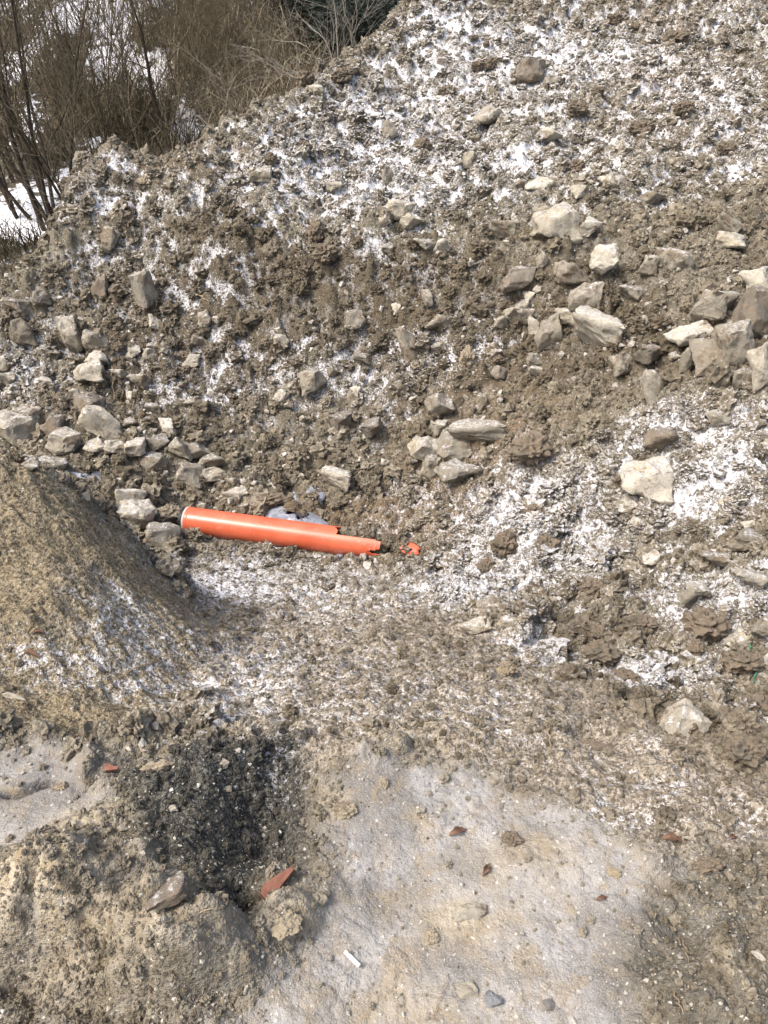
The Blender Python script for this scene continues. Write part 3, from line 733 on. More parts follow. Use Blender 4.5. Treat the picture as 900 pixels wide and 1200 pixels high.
# u, v, width, height in the photograph, tone, lean in degrees, own label (or None: shares its area's label)
ROCKS = [
 (650,268,52,46,'p',-8,'large blocky pale boulder with a muddy top on the upper slope'),
 (686,269,28,22,'p',10,'pale stone touching the side of the muddy topped block'),
 (706,306,34,28,'p',12,'pale five sided stone sitting above the row of boulders'),
 (670,322,38,28,'g',5,'grey stone just below the pale five sided stone'),
 (684,350,34,40,'g',-15,'upright brown grey stone standing over the big pale boulder'),
 (697,386,58,44,'p',-4,'big cream coloured boulder on the brown face of the heap'),
 (665,375,24,30,'p',20,'small pale stone leaning on the big cream boulder'),
 (640,392,30,40,'g',10,None),(624,389,13,34,'p',4,'thin upright pale slab beside the big cream boulder'),
 (605,328,46,26,'d',4,'long dark stone half buried at the lip of the brown face'),
 (620,347,14,10,'p',0,None),(629,340,10,9,'p',0,None),(636,309,17,22,'g',0,None),(609,372,28,20,'g',-12,None),(654,318,14,18,'g',20,None),
 (761,313,26,24,'g',0,None),(787,307,36,28,'g',-10,None),(740,345,30,22,'g',5,None),(832,362,48,38,'g',-8,'grey stone wedged against the round dark boulder'),
 (878,372,52,62,'d',0,'large round dark boulder in the boulder row'),(807,392,54,24,'p',2,'flat pale slab capping the broken boulder cluster'),
 (826,422,40,46,'g',-12,'cracked grey block under the flat pale slab'),(803,427,17,36,'g',6,None),(856,406,46,46,'g',18,'tilted grey slab leaning out of the boulder cluster'),
 (894,432,36,56,'p',10,'tall pale boulder below the round dark boulder'),(892,334,44,36,'p',0,'pale boulder above the round dark boulder'),
 (762,458,20,46,'g',5,'narrow standing slab sunk upright in the slope'),(730,428,28,28,'g',0,None),(757,417,28,24,'d',0,None),
 (772,515,36,32,'d',0,'dark grey cube shaped stone ringed by snow'),(756,564,60,46,'p',-8,'large yellowish pale boulder lying alone on the snowy slope'),
 (720,215,34,20,'p',-6,'small pale brick shaped stone on the upper slope'),(677,225,18,14,'p',0,None),(855,284,34,20,'p',0,'flat topped pale block high above the boulder row'),(850,265,28,22,'g',-20,None),
 (467,247,36,20,'p',-12,'white flat stone on the lip of the brown face'),(481,262,24,22,'p',5,'white cube shaped stone below the white flat stone'),(517,290,16,20,'p',0,None),(497,287,26,14,'g',0,None),
 (556,307,18,10,'p',0,None),(587,270,28,22,'g',0,None),(635,220,40,18,'p',0,None),(762,235,28,18,'g',0,None),(515,478,36,32,'g',0,'rounded grey stone topping the small stone pile'),
 (557,506,64,30,'g',6,'long wedge shaped brown stone on the small stone pile'),(530,527,42,34,'g',-5,'brown grey stone under the long wedge stone'),(497,527,32,28,'p',-25,'whitish stone at the edge of the small stone pile'),
 (537,553,50,30,'g',-15,'lowest brown stone of the small stone pile'),(506,547,26,26,'g',0,None),(515,502,20,18,'p',0,None),(547,422,20,30,'t',0,None),(477,405,22,42,'g',35,None),
 (512,380,28,20,'g',20,None),(500,352,15,22,'g',0,None),(465,362,12,12,'p',0,None),(630,435,22,12,'p',0,None),(627,422,20,14,'g',0,None),(565,472,14,20,'g',0,None),
 (635,532,16,22,'m',0,None),(842,490,26,16,'g',0,None),(867,445,24,26,'g',0,None),(852,592,20,22,'p',0,None),(620,530,54,36,'m',0,'dark brown earth lump standing out of the snowy slope'),
 (765,656,26,20,'p',0,'pale rounded stone between brown earth lumps'),(870,633,38,24,'g',0,None),(835,653,34,20,'g',0,None),(803,702,22,32,'g',15,None),(818,692,26,20,'g',0,None),
 (695,690,34,24,'m',0,None),(750,733,42,26,'m',0,None),(822,735,52,40,'m',0,'big round brown earth lump beside the snow'),(893,733,26,22,'g',0,None),(870,748,48,20,'p',0,'flat pale stone above the brown lumps'),
 (865,776,46,28,'m',0,None),(797,847,56,42,'p',-6,'pale topped boulder in the snow filled gully'),(850,847,42,34,'m',0,'brown earth lump touching the pale topped boulder'),(886,832,42,30,'m',0,None),(868,882,44,46,'m',0,None),
 (592,786,28,18,'t',15,'single tan pebble on the frosty trench floor'),(597,729,28,10,'g',0,None),(555,733,42,18,'p',5,'snowy flat stone at the head of the gully'),(876,676,38,24,'g',0,None),
 (705,766,42,26,'m',0,None),(730,797,36,24,'m',0,None),(745,612,14,9,'p',0,None),(700,745,24,20,'m',0,None),(660,745,26,18,'m',0,None),(640,640,30,24,'m',0,None),(590,640,34,34,'m',0,None),(570,665,24,22,'m',0,None),(625,602,24,20,'m',0,None),
 (30,392,26,34,'g',10,None),(85,396,36,42,'g',0,None),(114,399,32,24,'g',0,None),(119,421,26,22,'p',-20,None),(107,437,36,24,'p',0,None),(165,448,22,24,'g',0,None),(106,478,40,28,'d',0,None),
 (122,498,56,26,'p',-28,'long tilted pale slab in the rubble behind the bank'),(65,503,24,32,'d',0,None),(77,518,42,26,'g',0,None),(20,508,42,46,'p',0,'big pale boulder partly hidden by the earth bank'),
 (160,525,24,20,'p',0,None),(185,521,30,22,'g',0,None),(214,526,30,20,'g',-20,None),(232,531,34,22,'g',-25,None),(251,540,32,18,'g',0,None),(197,502,26,20,'p',0,None),(115,525,30,16,'p',-15,None),(137,524,28,16,'p',0,None),
 (37,487,24,20,'g',0,None),(37,540,20,14,'p',0,None),(62,545,36,16,'g',0,None),(180,541,32,18,'g',0,None),(152,584,36,36,'p',-40,'white tilted slab behind the open pipe end'),(162,603,42,28,'p',0,None),
 (196,603,36,22,'t',0,'yellowish stone right next to the open pipe end'),(192,631,42,28,'g',-20,'grey stone with a dark hollow under the open pipe end'),(225,558,32,24,'g',-20,None),(250,557,36,18,'p',0,None),
 (275,578,34,14,'p',0,None),(315,587,42,18,'m',0,None),(397,561,38,28,'p',0,'white rounded stone above the frozen puddle'),(330,465,16,16,'p',0,None),(365,446,32,24,'g',15,None),(330,400,18,14,'p',0,None),(417,376,24,24,'g',0,None),
 (232,400,18,16,'g',0,None),(225,425,20,14,'g',0,None),(400,496,28,24,'d',0,None),(435,502,26,20,'d',0,None),(172,345,26,48,'g',8,'tall narrow stone standing in the left flank of the heap'),(120,340,22,28,'d',0,None),(390,437,13,16,'g',0,None),
 (22,360,26,20,'g',0,None),(50,350,20,18,'g',0,None),(425,420,20,14,'g',0,None),(132,283,22,30,'g',20,None),(150,266,24,30,'m',20,None),(170,216,22,16,'t',0,'yellowish lump near the crest of the heap'),
 (370,108,20,14,'p',0,'pale stone perched on the crest of the heap'),(358,97,22,20,'m',0,'brown lump perched on the crest beside the pale stone'),(402,93,28,18,'m',0,None),(306,206,26,20,'g',0,None),(317,190,14,16,'m',0,None),(357,175,20,14,'m',0,None),
 (392,220,20,12,'p',0,None),(372,276,26,26,'m',0,None),(382,301,32,24,'m',0,None),(620,87,36,28,'d',0,'dark brown block high on the snowy upper slope'),(647,98,20,14,'g',0,None),(572,142,36,26,'g',0,'rounded beige boulder on the snowy upper slope'),
 (642,162,28,20,'p',0,None),(575,78,14,14,'m',0,None),(550,190,18,20,'g',0,None),(457,156,18,20,'g',0,None),(677,131,26,16,'m',0,None),(675,198,18,16,'m',0,None),(742,38,18,14,'m',0,None),(750,156,32,20,'m',0,None),(850,176,22,16,'m',0,None),
 (790,50,30,20,'m',0,None),(800,130,24,16,'m',0,None),(495,176,24,22,'m',0,None),(455,209,15,22,'g',0,None),(635,248,24,14,'g',0,None),(560,80,16,12,'m',0,None),(700,110,16,12,'m',0,None),(720,25,20,12,'m',0,None),(520,110,14,12,'m',0,None)]
def area(u, v):
    if v < 255 or (u < 480 and v < 240): return ('on the snow dusted upper slope of the heap', 'stones on the upper slope')
    if u < 300 and v > 305 and v < 660: return ('in the rubble fan behind the earth bank', 'rubble behind the bank')
    if u > 580 and v < 470: return ('in the boulder row across the heap', 'stones of the boulder row')
    if u > 560: return ('on the snowy slope below the boulder row', 'lumps on the gully slope')
    return ('in the brown face above the pipe', 'stones of the brown face')
def describe(w, h, tone):
    size = 'chunky' if w >= 26 else 'small' if w >= 15 else 'tiny'
    form = 'flat' if h < .62 * w else 'upright' if h > 1.15 * w else 'blocky'
    return size + ' ' + form + ' ' + dict(p='pale stone', g='grey brown stone', d='dark stone', m='mud coated stone', t='tan stone')[tone]
# smaller stones of the rubble, set out by area
rr = random.Random(5)
SMALL = [((0,340,260,550),42,(9,20)),((120,540,320,620),10,(9,18)),((300,380,560,580),20,(8,16)),((560,330,900,450),18,(9,20)),((450,250,700,330),12,(8,15)),((620,560,900,800),10,(10,22)),((480,40,880,250),10,(8,15))]
for (x0, y0, x1, y1), n, (a, c) in SMALL:
    for k in range(n):
        w = rr.uniform(a, c) * rr.choice((.8, 1, 1))
        ROCKS.append((rr.uniform(x0, x1), rr.uniform(y0, y1), w, w * rr.uniform(.6, 1.0), rr.choice('pggdm' if y1 < 460 else 'ppggm'), rr.uniform(-30, 30), None))
RU = np.array([[r[0], r[1] + r[3] * .22] for r in ROCKS])
RP, RT = hit(GZ, RU[:, 0], RU[:, 1])
def place_stone(p, t, w, h, tone, lean, label, cat, group, k, name='stone', sink=.16):
    s = t / FPX
    o = bpy.data.objects.new(name, rock_data(k, tone)); COL.objects.link(o)
    W_, H_ = w * s, h * s
    o.scale = (W_ * 1.06, min(W_, H_ * 1.4) * 1.0, H_ * 1.02) if sink < .4 else (W_ * 1.05, H_ * 1.1, H_ * .7)
    yaw = rr.uniform(-.35, .35)
    o.rotation_euler = (rr.uniform(-.35, .1), math.radians(-lean) + rr.uniform(-.08, .08), yaw)
    o.location = (p[0], p[1], p[2] + (H_ * (.38 if tone == 'm' else .3) if sink < .4 else H_ * .06))
    return tag(o, label, cat, group)
for k, (u, v, w, h, tone, lean, lab) in enumerate(ROCKS):
    mud = tone == 'm'
    if lab: place_stone(RP[k], RT[k], w, h, tone, lean, lab, 'earth lump' if mud else 'stone', None, rr.randrange(NROCK), 'earth_lump' if mud else 'stone')
    else:
        lb, gp = area(u, v)
        lb = describe(w, h, tone) + ' ' + lb
        place_stone(RP[k], RT[k], w, h, tone, lean, lb, 'stone', gp, rr.randrange(NROCK))

# stones and lumps on the rim
RIM = [(405,946,28,22,'t',0,'round tan clod at the edge of the compacted ground','earth lump'),(333,1078,44,34,'t',0,'tan crumbly clod just below the terracotta shard','earth lump'),
 (196,1042,50,30,'d',15,'reddish grey stone lying in the dark hollow','stone'),(548,1066,46,18,'q',0,'flat cream stone bedded in the compacted ground','stone'),(720,1021,18,13,'t',0,'small tan pebble on the compacted ground','stone'),
 (642,1176,20,14,'b',0,'small blue grey pebble on the compacted ground','stone'),(578,1166,20,20,'b',0,'dark blue grey stone sunk in the compacted ground','stone'),(262,893,14,11,'q',0,None,None),(264,923,16,9,'q',0,None,None),(72,919,18,14,'t',0,None,None),
 (203,945,12,10,'q',0,None,None),(115,941,12,11,'q',0,None,None),(144,968,13,12,'q',0,None,None),(493,948,12,9,'q',0,None,None),(600,980,28,20,'n',0,'brown clod pressed into the compacted ground','earth lump'),
 (450,915,12,16,'t',0,None,None),(370,993,8,9,'q',0,None,None),(715,975,10,8,'q',0,None,None),(506,1095,18,20,'t',0,None,None),(400,928,9,9,'q',0,None,None),(888,1118,16,12,'q',0,None,None),(735,910,18,16,'t',0,None,None),
 (830,1010,36,22,'n',0,'dark crumbly clod beside the dark gravel','earth lump'),(640,1155,10,8,'q',0,None,None),(548,1158,26,18,'q',0,None,None),(185,895,40,14,'t',0,'flat ochre clod above the dark hollow','earth lump'),(15,815,40,10,'p',0,'flat pale stone lying on the earth bank','stone'),(695,872,46,14,'n',0,'flat brown crust over a small cavity in the slope','earth lump')]
RU = np.array([[r[0], r[1] + r[3] * .2] for r in RIM]); RP, RT = hit(GZ, RU[:, 0], RU[:, 1])
for k, (u, v, w, h, tone, lean, lab, cat) in enumerate(RIM):
    place_stone(RP[k], RT[k], w, h, tone, lean, lab or 'tiny pale pebble lying on the rim around the dark hollow', cat or 'stone', None if lab else 'pebbles on the rim', rr.randrange(NROCK), 'earth_lump' if cat == 'earth lump' else 'stone', .5)

# ------------------------------------------------------------------ orange drain pipe
def pipe_material():
    m, nt, bs = new_mat('orange_plastic'); b = NB(nt)
    pos = b.n('ShaderNodeNewGeometry').outputs['Position']
    n1 = b.noise(pos, 6, 4, .6); n2 = b.noise(pos, 70, 4, .75); n3 = b.noise(pos, 18, 5, .75)
    col = b.mix(b.ramp(n1, .3, .7), (.56, .112, .052), (.66, .15, .075))
    dust = b.ramp(b.math('ADD', b.math('MULTIPLY', n2, .5), b.math('MULTIPLY', n3, .6)), .60, .74)
    col = b.mix(b.math('MULTIPLY', dust, b.math('ADD', .35, b.attr('dust'), clamp=True)), col, (.50, .42, .35))
    b.l(col, bs.inputs['Base Color'])
    b.l(b.math('ADD', .30, b.math('MULTIPLY', dust, .5)), bs.inputs['Roughness'])
    b.l(b.bump(n2, .12, .002), bs.inputs['Normal'])
    return m
M_PIPE = pipe_material()
M_RUBBER = simple_mat('black_rubber', (.012, .012, .013), (.03, .03, .03), 60, .6, .2)
A = Vector(pa); B = Vector(pb)
RAD = .080
A.z += RAD * 1.0; B.z += RAD * .75
PL = (B - A).length
axis = (B - A).normalized()
upv = Vector((0, 0, 1)); side = axis.cross(upv).normalized(); upv = side.cross(axis).normalized()   # side points to the viewer
NS, NA = 240, 64
pv, pf, pdust = [], [], []
step_at = .775
def shell(r):
    base = len(pv)
    for i in range(NS + 1):
        f = i / NS
        for k in range(NA):
            a = 2 * math.pi * k / NA
            rr_ = r + (.0015 if .012 < f < .02 else 0)
            p = A + axis * (f * PL) + (side * math.cos(a) + upv * math.sin(a)) * rr_
            pv.append(p); pdust.append(.65 * max(0, (f - .7) / .3) + .1)
    return base
o_ = shell(RAD); i_ = shell(RAD - .0055)
jag = [.985 - .03 * math.sin(k * .55 + 1) - .012 * math.sin(k * 1.3) for k in range(NA)]
def present(i, k):
    f = (i + .5) / NS; a = 2 * math.pi * (k + .5) / NA        # 0 = viewer, pi/2 = top, pi = far side
    if f > jag[k]: return False
    if f > step_at + .010 * math.sin(k * .6) and math.radians(62) < a < math.radians(250): return False
    return True
PRES = [[present(i, k) for k in range(NA)] for i in range(NS)]
for i in range(NS):
    for k in range(NA):
        if not PRES[i][k]: continue
        k2 = (k + 1) % NA
        a, b2, c, d = i * NA + k, i * NA + k2, (i + 1) * NA + k2, (i + 1) * NA + k
        pf.append((o_ + a, o_ + b2, o_ + c, o_ + d)); pf.append((i_ + a, i_ + d, i_ + c, i_ + b2))
        if i == 0: pf.append((o_ + a, i_ + a, i_ + b2, o_ + b2))
        if i == NS - 1 or not PRES[i + 1][k]: pf.append((o_ + d, o_ + c, i_ + c, i_ + d))
        if not PRES[i][k2]: pf.append((o_ + b2, i_ + b2, i_ + c, o_ + c))
        if not PRES[i][k - 1]: pf.append((o_ + a, o_ + d, i_ + d, i_ + a))
org = Vector((A.x, A.y, A.z - RAD))
pipe = empty('drain_pipe', org)
tag(pipe, 'orange plastic drain pipe lying half buried in the trench', 'pipe')
me = mesh_from('pipe_wall', [p - org for p in pv], pf); fattr(me, 'dust', pdust)
me.set_sharp_from_angle(angle=.6)
link('pipe_wall', me, M_PIPE, pipe)
def ring(c, r0, r1, l, mat, name):
    vs, fs = [], []; n = 40
    for k in range(n):
        a = 2 * math.pi * k / n; dd = side * math.cos(a) + upv * math.sin(a)
        for (r, x) in ((r0, 0), (r1, 0), (r1, l), (r0, l)): vs.append(c + dd * r + axis * x - org)
    for k in range(n):
        for j in range(4):
            fs.append((k * 4 + j, k * 4 + (j + 1) % 4, ((k + 1) % n) * 4 + (j + 1) % 4, ((k + 1) % n) * 4 + j))
    m_ = mesh_from(name, vs, fs); m_.set_sharp_from_angle(angle=.6)
    return link(name, m_, mat, pipe)
ring(A - axis * .030, RAD - .020, RAD - .006, .05, M_RUBBER, 'seal_ring')
M_BEV = simple_mat('pale_cut_plastic', (.55, .40, .33), (.66, .52, .45), 80, .7, .1)
ring(A - axis * .004, RAD - .0056, RAD + .0012, .010, M_BEV, 'cut_rim')
# a torn strip of the same pipe further along
(ps,), (ts,) = hit(GZ, np.array([483.]), np.array([641.]))
vs, fs = [], []
for i in range(7):
    for k in range(6):
        a = math.radians(52 + (k - 1.5) * (6 + 9 * math.sin(.35 + i * .42)) ); L_ = -.07 + .021 * i + .012 * math.sin(k * 2.1 + 1)
        q_ = axis * L_ + side * math.cos(a) * RAD + upv * (math.sin(a) * RAD - RAD * .82)
        vs.append(q_)
nvs = len(vs); vs += [v - (upv * .006) for v in vs]
for i in range(6):
    for k in range(5):
        a = i * 6 + k
        fs += [(a, a + 1, a + 7, a + 6), (nvs + a, nvs + a + 6, nvs + a + 7, nvs + a + 1)]
for i in range(6): fs += [(i * 6, i * 6 + 6, nvs + i * 6 + 6, nvs + i * 6), (i * 6 + 5, nvs + i * 6 + 5, nvs + i * 6 + 11, i * 6 + 11)]
for k in range(5): fs += [(k, nvs + k, nvs + k + 1, k + 1), (36 + k, 36 + k + 1, nvs + 36 + k + 1, nvs + 36 + k)]
me = mesh_from('pipe_shard', vs, fs); fattr(me, 'dust', np.full(len(vs), 1.2))
o = link('pipe_shard', me, M_PIPE); o.scale = (.8, .8, .8); o.location = Vector(ps) + Vector((0, 0, .010))
tag(o, 'torn orange plastic shard poking from the soil past the pipe', 'pipe shard')

# soil heaped over the broken end of the pipe
SO = []
for k in range(110):
    f = rr.uniform(.80, 1.10); a = math.radians(rr.uniform(80, 175) if f < .97 else rr.uniform(20, 175)); r_ = rr.uniform(.014, .034)
    c = A + axis * (f * PL) + (side * math.cos(a) + upv * math.sin(a)) * RAD * (rr.uniform(.3, 1.0) if f < .97 else rr.uniform(.2, .75))
    SO.append((c, r_))
for k in range(60):
    f = rr.uniform(.06, 1.15); c = A + axis * (f * PL) + side * (RAD * rr.uniform(1.0, 1.9)); r_ = rr.uniform(.006, .017)
    c.z = float(look(GZ, c.x, c.y)) + r_ * .3; SO.append((c, r_))
me = mesh_from('pipe_soil', [c for c, r in SO], np.zeros((0, 3), int), False)
for nm, arr in (('turn', np.array([[rr.uniform(-1, 1), rr.uniform(-1, 1), rr.uniform(0, 6)] for _ in SO])), ('size', np.array([[r, r * .9, r * .8] for c, r in SO]))):
    t_ = me.attributes.new(nm, 'FLOAT_VECTOR', 'POINT'); t_.data.foreach_set('vector', arr.astype(np.float32).ravel())
pk = me.attributes.new('pick', 'INT', 'POINT'); pk.data.foreach_set('value', np.array([rr.randrange(7) for _ in SO], dtype=np.int32))
fattr(me, 'snow', np.full(len(SO), .1)); fattr(me, 'face', np.full(len(SO), .3)); fattr(me, 'tone', np.zeros(len(SO)))
o = link('pipe_soil', me); o.modifiers.new('scatter', 'NODES').node_group = NG_CLOD
tag(o, 'crumbled brown soil packed along and over the broken pipe end', 'soil', kind='stuff')

# frozen puddles
def ice_material():
    m, nt, bs = new_mat('dull_ice'); b = NB(nt)
    pos = b.n('ShaderNodeNewGeometry').outputs['Position']
    n1 = b.noise(pos, 14, 4, .6)
    b.l(b.mix(b.ramp(n1, .3, .7), (.17, .18, .205), (.36, .38, .42)), bs.inputs['Base Color'])
    b.l(b.ramp(n1, .3, .7, .18, .5), bs.inputs['Roughness'])
    b.l(b.bump(n1, .06, .002), bs.inputs['Normal'])
    return m
M_ICE = ice_material()
for (u, v, a, h, lab) in ((350, 594, 30, 26, 'thin blue grey frozen puddle behind the orange pipe'), (408, 657, 20, 10, 'small frozen puddle in front of the broken pipe end'), (100, 556, 22, 7, 'sliver of ice among rubble behind the earth bank')):
    (c,), (t,) = hit(GZ, np.array([float(u)]), np.array([float(v)]))
    (c2, c3), _ = hit(GZ, np.array([u, u]), np.array([v - h, v + h]))
    rx = a * t / FPX; ry = max(.5 * abs(c2[1] - c3[1]), .03); n = 40
    rad = [1 + .30 * math.sin(3 * k / n * 6.2832 + u) + .25 * math.sin(5 * k / n * 6.2832 + v) + .15 * math.sin(11 * k / n * 6.2832) + .08 * math.sin(17 * k / n * 6.2832) for k in range(n)]
    ring_ = [(math.cos(k / n * 6.2832) * rad[k], math.sin(k / n * 6.2832) * rad[k]) for k in range(n)]
    vs = []; gx = [0, .35, .7, 1.0]
    sx_, sy_ = c[0] + rng.uniform(-.8, .8, 200) * rx, c[1] + rng.uniform(-.8, .8, 200) * ry
    med = float(np.percentile(look(GZ, sx_, sy_) - look(GZ0, sx_, sy_), 68))
    for g_ in gx[1:]:
        for (x, y) in ring_:
            X, Y = c[0] + x * g_ * rx, c[1] + y * g_ * ry
            zz = np.median(look(GZ, X + np.array([-.03, 0, .03, 0, 0]), Y + np.array([0, 0, 0, .03, -.03])))
            vs.append((X - c[0], Y - c[1], float(look(GZ0, X, Y)) + med - c[2] + .004 - .03 * (g_ == 1.0)))
    fs = []
    for g_ in range(2):
        for k in range(n): fs.append((g_ * n + k, g_ * n + (k + 1) % n, (g_ + 1) * n + (k + 1) % n, (g_ + 1) * n + k))
    fs.append(tuple(range(n - 1, -1, -1))[::-1])
    o = link('frozen_puddle', mesh_from('frozen_puddle', vs, fs), M_ICE); o.location = c
    tag(o, lab, 'ice')

# ------------------------------------------------------------------ tubes for twigs, stems and strands
def tube_arrays(paths, sides):
    """paths: list of (points list, radii list); returns verts, faces"""
    vs, fs = [], []
    for pts_, rad in paths:
        base = len(vs); n = len(pts_)
        for i, p in enumerate(pts_):
            d = (pts_[min(i + 1, n - 1)] - pts_[max(i - 1, 0)])
            d = d.normalized() if d.length > 1e-9 else Vector((0, 0, 1))
            a = d.orthogonal().normalized(); b_ = d.cross(a)
            for k in range(sides):
                an = 2 * math.pi * k / sides
                vs.append(p + (a * math.cos(an) + b_ * math.sin(an)) * rad[i])
        for i in range(n - 1):
            for k in range(sides):
                k2 = (k + 1) % sides
                fs.append((base + i * sides + k, base + i * sides + k2, base + (i + 1) * sides + k2, base + (i + 1) * sides + k))
    return vs, np.array(fs)

# scraps on the ground
M_TILE = simple_mat('terracotta', (.15, .058, .036), (.25, .11, .07), 40, .75)
M_LEAF = simple_mat('dead_leaf', (.095, .050, .030), (.175, .10, .06), 60, .8)
M_WHITE = simple_mat('white_paper', (.75, .74, .72), (.84, .83, .82), 60, .8, .1)
M_ROOT = simple_mat('dry_root', (.25, .17, .10), (.42, .32, .21), 50, .85)
M_GREEN = simple_mat('green_twine', (.03, .16, .085), (.07, .27, .15), 50, .6)
def ground_at(u, v):
    (c,), (t,) = hit(GZ, np.array([float(u)]), np.array([float(v)])); return Vector(c), float(t)
# terracotta shard: tapering tile piece with a turned-up lip
def shard(u, v, w, rz, label, big=True):
    c, t = ground_at(u, v); L_ = w * t / FPX
    prof = [(-.5, -.13), (-.42, -.24), (-.1, -.17), (.5, -.05), (.52, .06), (.1, .14), (-.3, .20), (-.5, .08)]
    bm = bmesh.new()
    bot = [bm.verts.new((x * L_, y * L_, 0)) for x, y in prof]; top = [bm.verts.new((x * L_ * .97, y * L_ * .95, .13 * L_ * (1 - .3 * x))) for x, y in prof]
    bm.faces.new(top); bm.faces.new(bot[::-1])
    for k in range(len(prof)): bm.faces.new((bot[k], bot[(k + 1) % 8], top[(k + 1) % 8], top[k]))
    if False:
        r0 = [(-.5, -.02, .13), (.5, .0, .1), (.5, .055, .1), (-.4, .09, .13)]
        lo_ = [bm.verts.new((x * L_, y * L_ , z * L_)) for x, y, z in r0]; hi_ = [bm.verts.new((x * L_ * .98, (y + .015) * L_, (z + .10) * L_)) for x, y, z in r0]
        bm.faces.new(hi_)
        for k in range(4): bm.faces.new((lo_[k], lo_[(k + 1) % 4], hi_[(k + 1) % 4], hi_[k]))
    bmesh.ops.bevel(bm, geom=list(bm.edges), offset=.012 * L_, segments=1, affect='EDGES')
    me = bpy.data.meshes.new('tile_shard'); bm.to_mesh(me); bm.free()
    o = link('tile_shard', me, M_TILE); o.location = c + Vector((0, 0, .004)); o.rotation_euler = (.18, -.15, rz)
    tag(o, label, 'tile shard')
shard(326, 1036, 46, math.radians(42), 'terracotta tile shard lying beside the dark hollow')
shard(128, 902, 26, math.radians(-10), 'small flat terracotta chip above the dark hollow', False)
# dead leaves: curled, folded along the midrib
def leaf(u, v, w, rz, label):
    c, t = ground_at(u, v); L_ = w * t / FPX
    vs, fs = [], []
    for i in range(9):
        f = i / 8; half = .22 * math.sin(math.pi * min(1, f * 1.02 + .02)) ** .8
        for s in (-1, -.5, 0, .5, 1):
            half *= 1 + .35 * math.sin(i * 2.4 + s * 3 + u)
            vs.append(((f - .5) * L_, s * half * L_ * .8, L_ * (.16 * abs(s) * math.sin(math.pi * f) + .10 * math.sin(f * 5) + .03 * math.sin(9 * f + s * 4))))
    for i in range(8):
        for k in range(4):
            a = i * 5 + k; fs.append((a, a + 1, a + 6, a + 5))
    n = len(vs); vs += [(x, y, z - .0012) for x, y, z in vs]; fs += [tuple(n + q_ for q_ in f[::-1]) for f in list(fs)]
    o = link('dead_leaf', mesh_from('dead_leaf', vs, fs), M_LEAF); o.location = c + Vector((0, 0, .006)); o.rotation_euler = (.1, 0, rz)
    tag(o, label, 'leaf')
leaf(537, 976, 24, .4, 'curled red brown leaf alone on the pale compacted ground')
leaf(788, 985, 28, -.1, 'curled brown leaf by the far edge of the compacted ground')
leaf(705, 1054, 16, .3, 'tiny pale brown leaf in the middle of the compacted ground')
leaf(570, 1020, 20, 1.0, 'dark narrow leaf pressed on the compacted ground')
leaf(857, 982, 14, .6, 'tiny red leaf at the foot of the loose slope')
leaf(38, 768, 22, -.3, 'orange brown leaf on the earth bank')
leaf(45, 742, 14, .2, 'tiny red brown leaf high on the earth bank')
# cigarette end
c, t = ground_at(413, 1125); L_ = 24 * t / FPX; r_ = .0042
dv = Vector((math.cos(-.75), math.sin(-.75), 0))
b0 = empty('cigarette_end', c)
tag(b0, 'white cigarette end lying on the compacted ground', 'cigarette')
def cyl(name, x0, x1, r0, mat, parent):
    pts_ = [dv * (L_ * x0), dv * (L_ * x0), dv * (L_ * x1), dv * (L_ * x1)]
    vs, fs = tube_arrays([([p + Vector((0, 0, r_ + .001)) for p in pts_], [r0 * .02, r0, r0, r0 * .02])], 14)
    me_ = mesh_from(name, vs, fs); me_.set_sharp_from_angle(angle=.6); link(name, me_, mat, parent)
cyl('paper', -.5, .30, r_, M_WHITE, b0); cyl('filter', .30, .5, r_ * 1.01, simple_mat('filter_paper', (.60, .55, .47), (.72, .68, .60), 90, .8, .1), b0)
# roots and twigs
TW = [((224,346),(247,358),2.2,'r','short pale stick on the left flank of the heap'),((130,800),(215,762),1.2,'r','thin pale root running down the earth bank'),((770,940),(786,925),1.0,'r','thin dry straw on the loose slope'),
 ((797,1100),(806,1130),1.3,'r','thin root in the dark gravel patch'),((785,1160),(800,1190),1.3,'r','bent root at the edge of the dark gravel patch'),((60,1110),(84,1150),1.0,'r','thin curved rootlet on the ochre lump'),((90,1105),(102,1140),1.0,'r','pale rootlet beside the ochre lump'),
 ((400,965),(404,1000),1.0,'r','thin dry rootlet at the edge of the pale ground'),((505,1195),(525,1145),1.2,'r','thin brown root pressed into the compacted ground'),((232,1072),(258,1066),1.2,'r','dry stalk in the dark hollow'),
 ((878,750),(876,775),2.2,'g','green twine loop hanging over brown lumps'),((884,780),(882,806),2.0,'g','loose end of green twine below the flat pale stone'),((640,855),(645,880),1.8,'r','dark upright stub on the loose slope'),((131,430),(134,470),2.0,'r','pale root hanging in the left rubble')]
for (p0, p1, wpx, kind, lab) in TW:
    us = np.linspace(p0[0], p1[0], 7) + np.array([0, 1.5, -1, 1.8, -.6, 1.2, 0]); vv_ = np.linspace(p0[1], p1[1], 7)
    pp, tt = hit(GZ, us, vv_)
    o0 = Vector(pp[0]); r_ = wpx * .5 * float(tt[3]) / FPX
    pts_ = [Vector(p) - o0 + Vector((0, 0, r_ + .004 + .012 * math.sin(i * .52) * (float(tt[3]) / 3))) for i, p in enumerate(pp)]
    vs, fs = tube_arrays([(pts_, [r_ * .6, r_, r_, r_, r_ * .9, r_ * .8, r_ * .4])], 6)
    o = link('green_twine' if kind == 'g' else 'root', mesh_from('root', vs, fs), M_GREEN if kind == 'g' else M_ROOT); o.location = o0
    tag(o, lab, 'twine' if kind == 'g' else 'root')

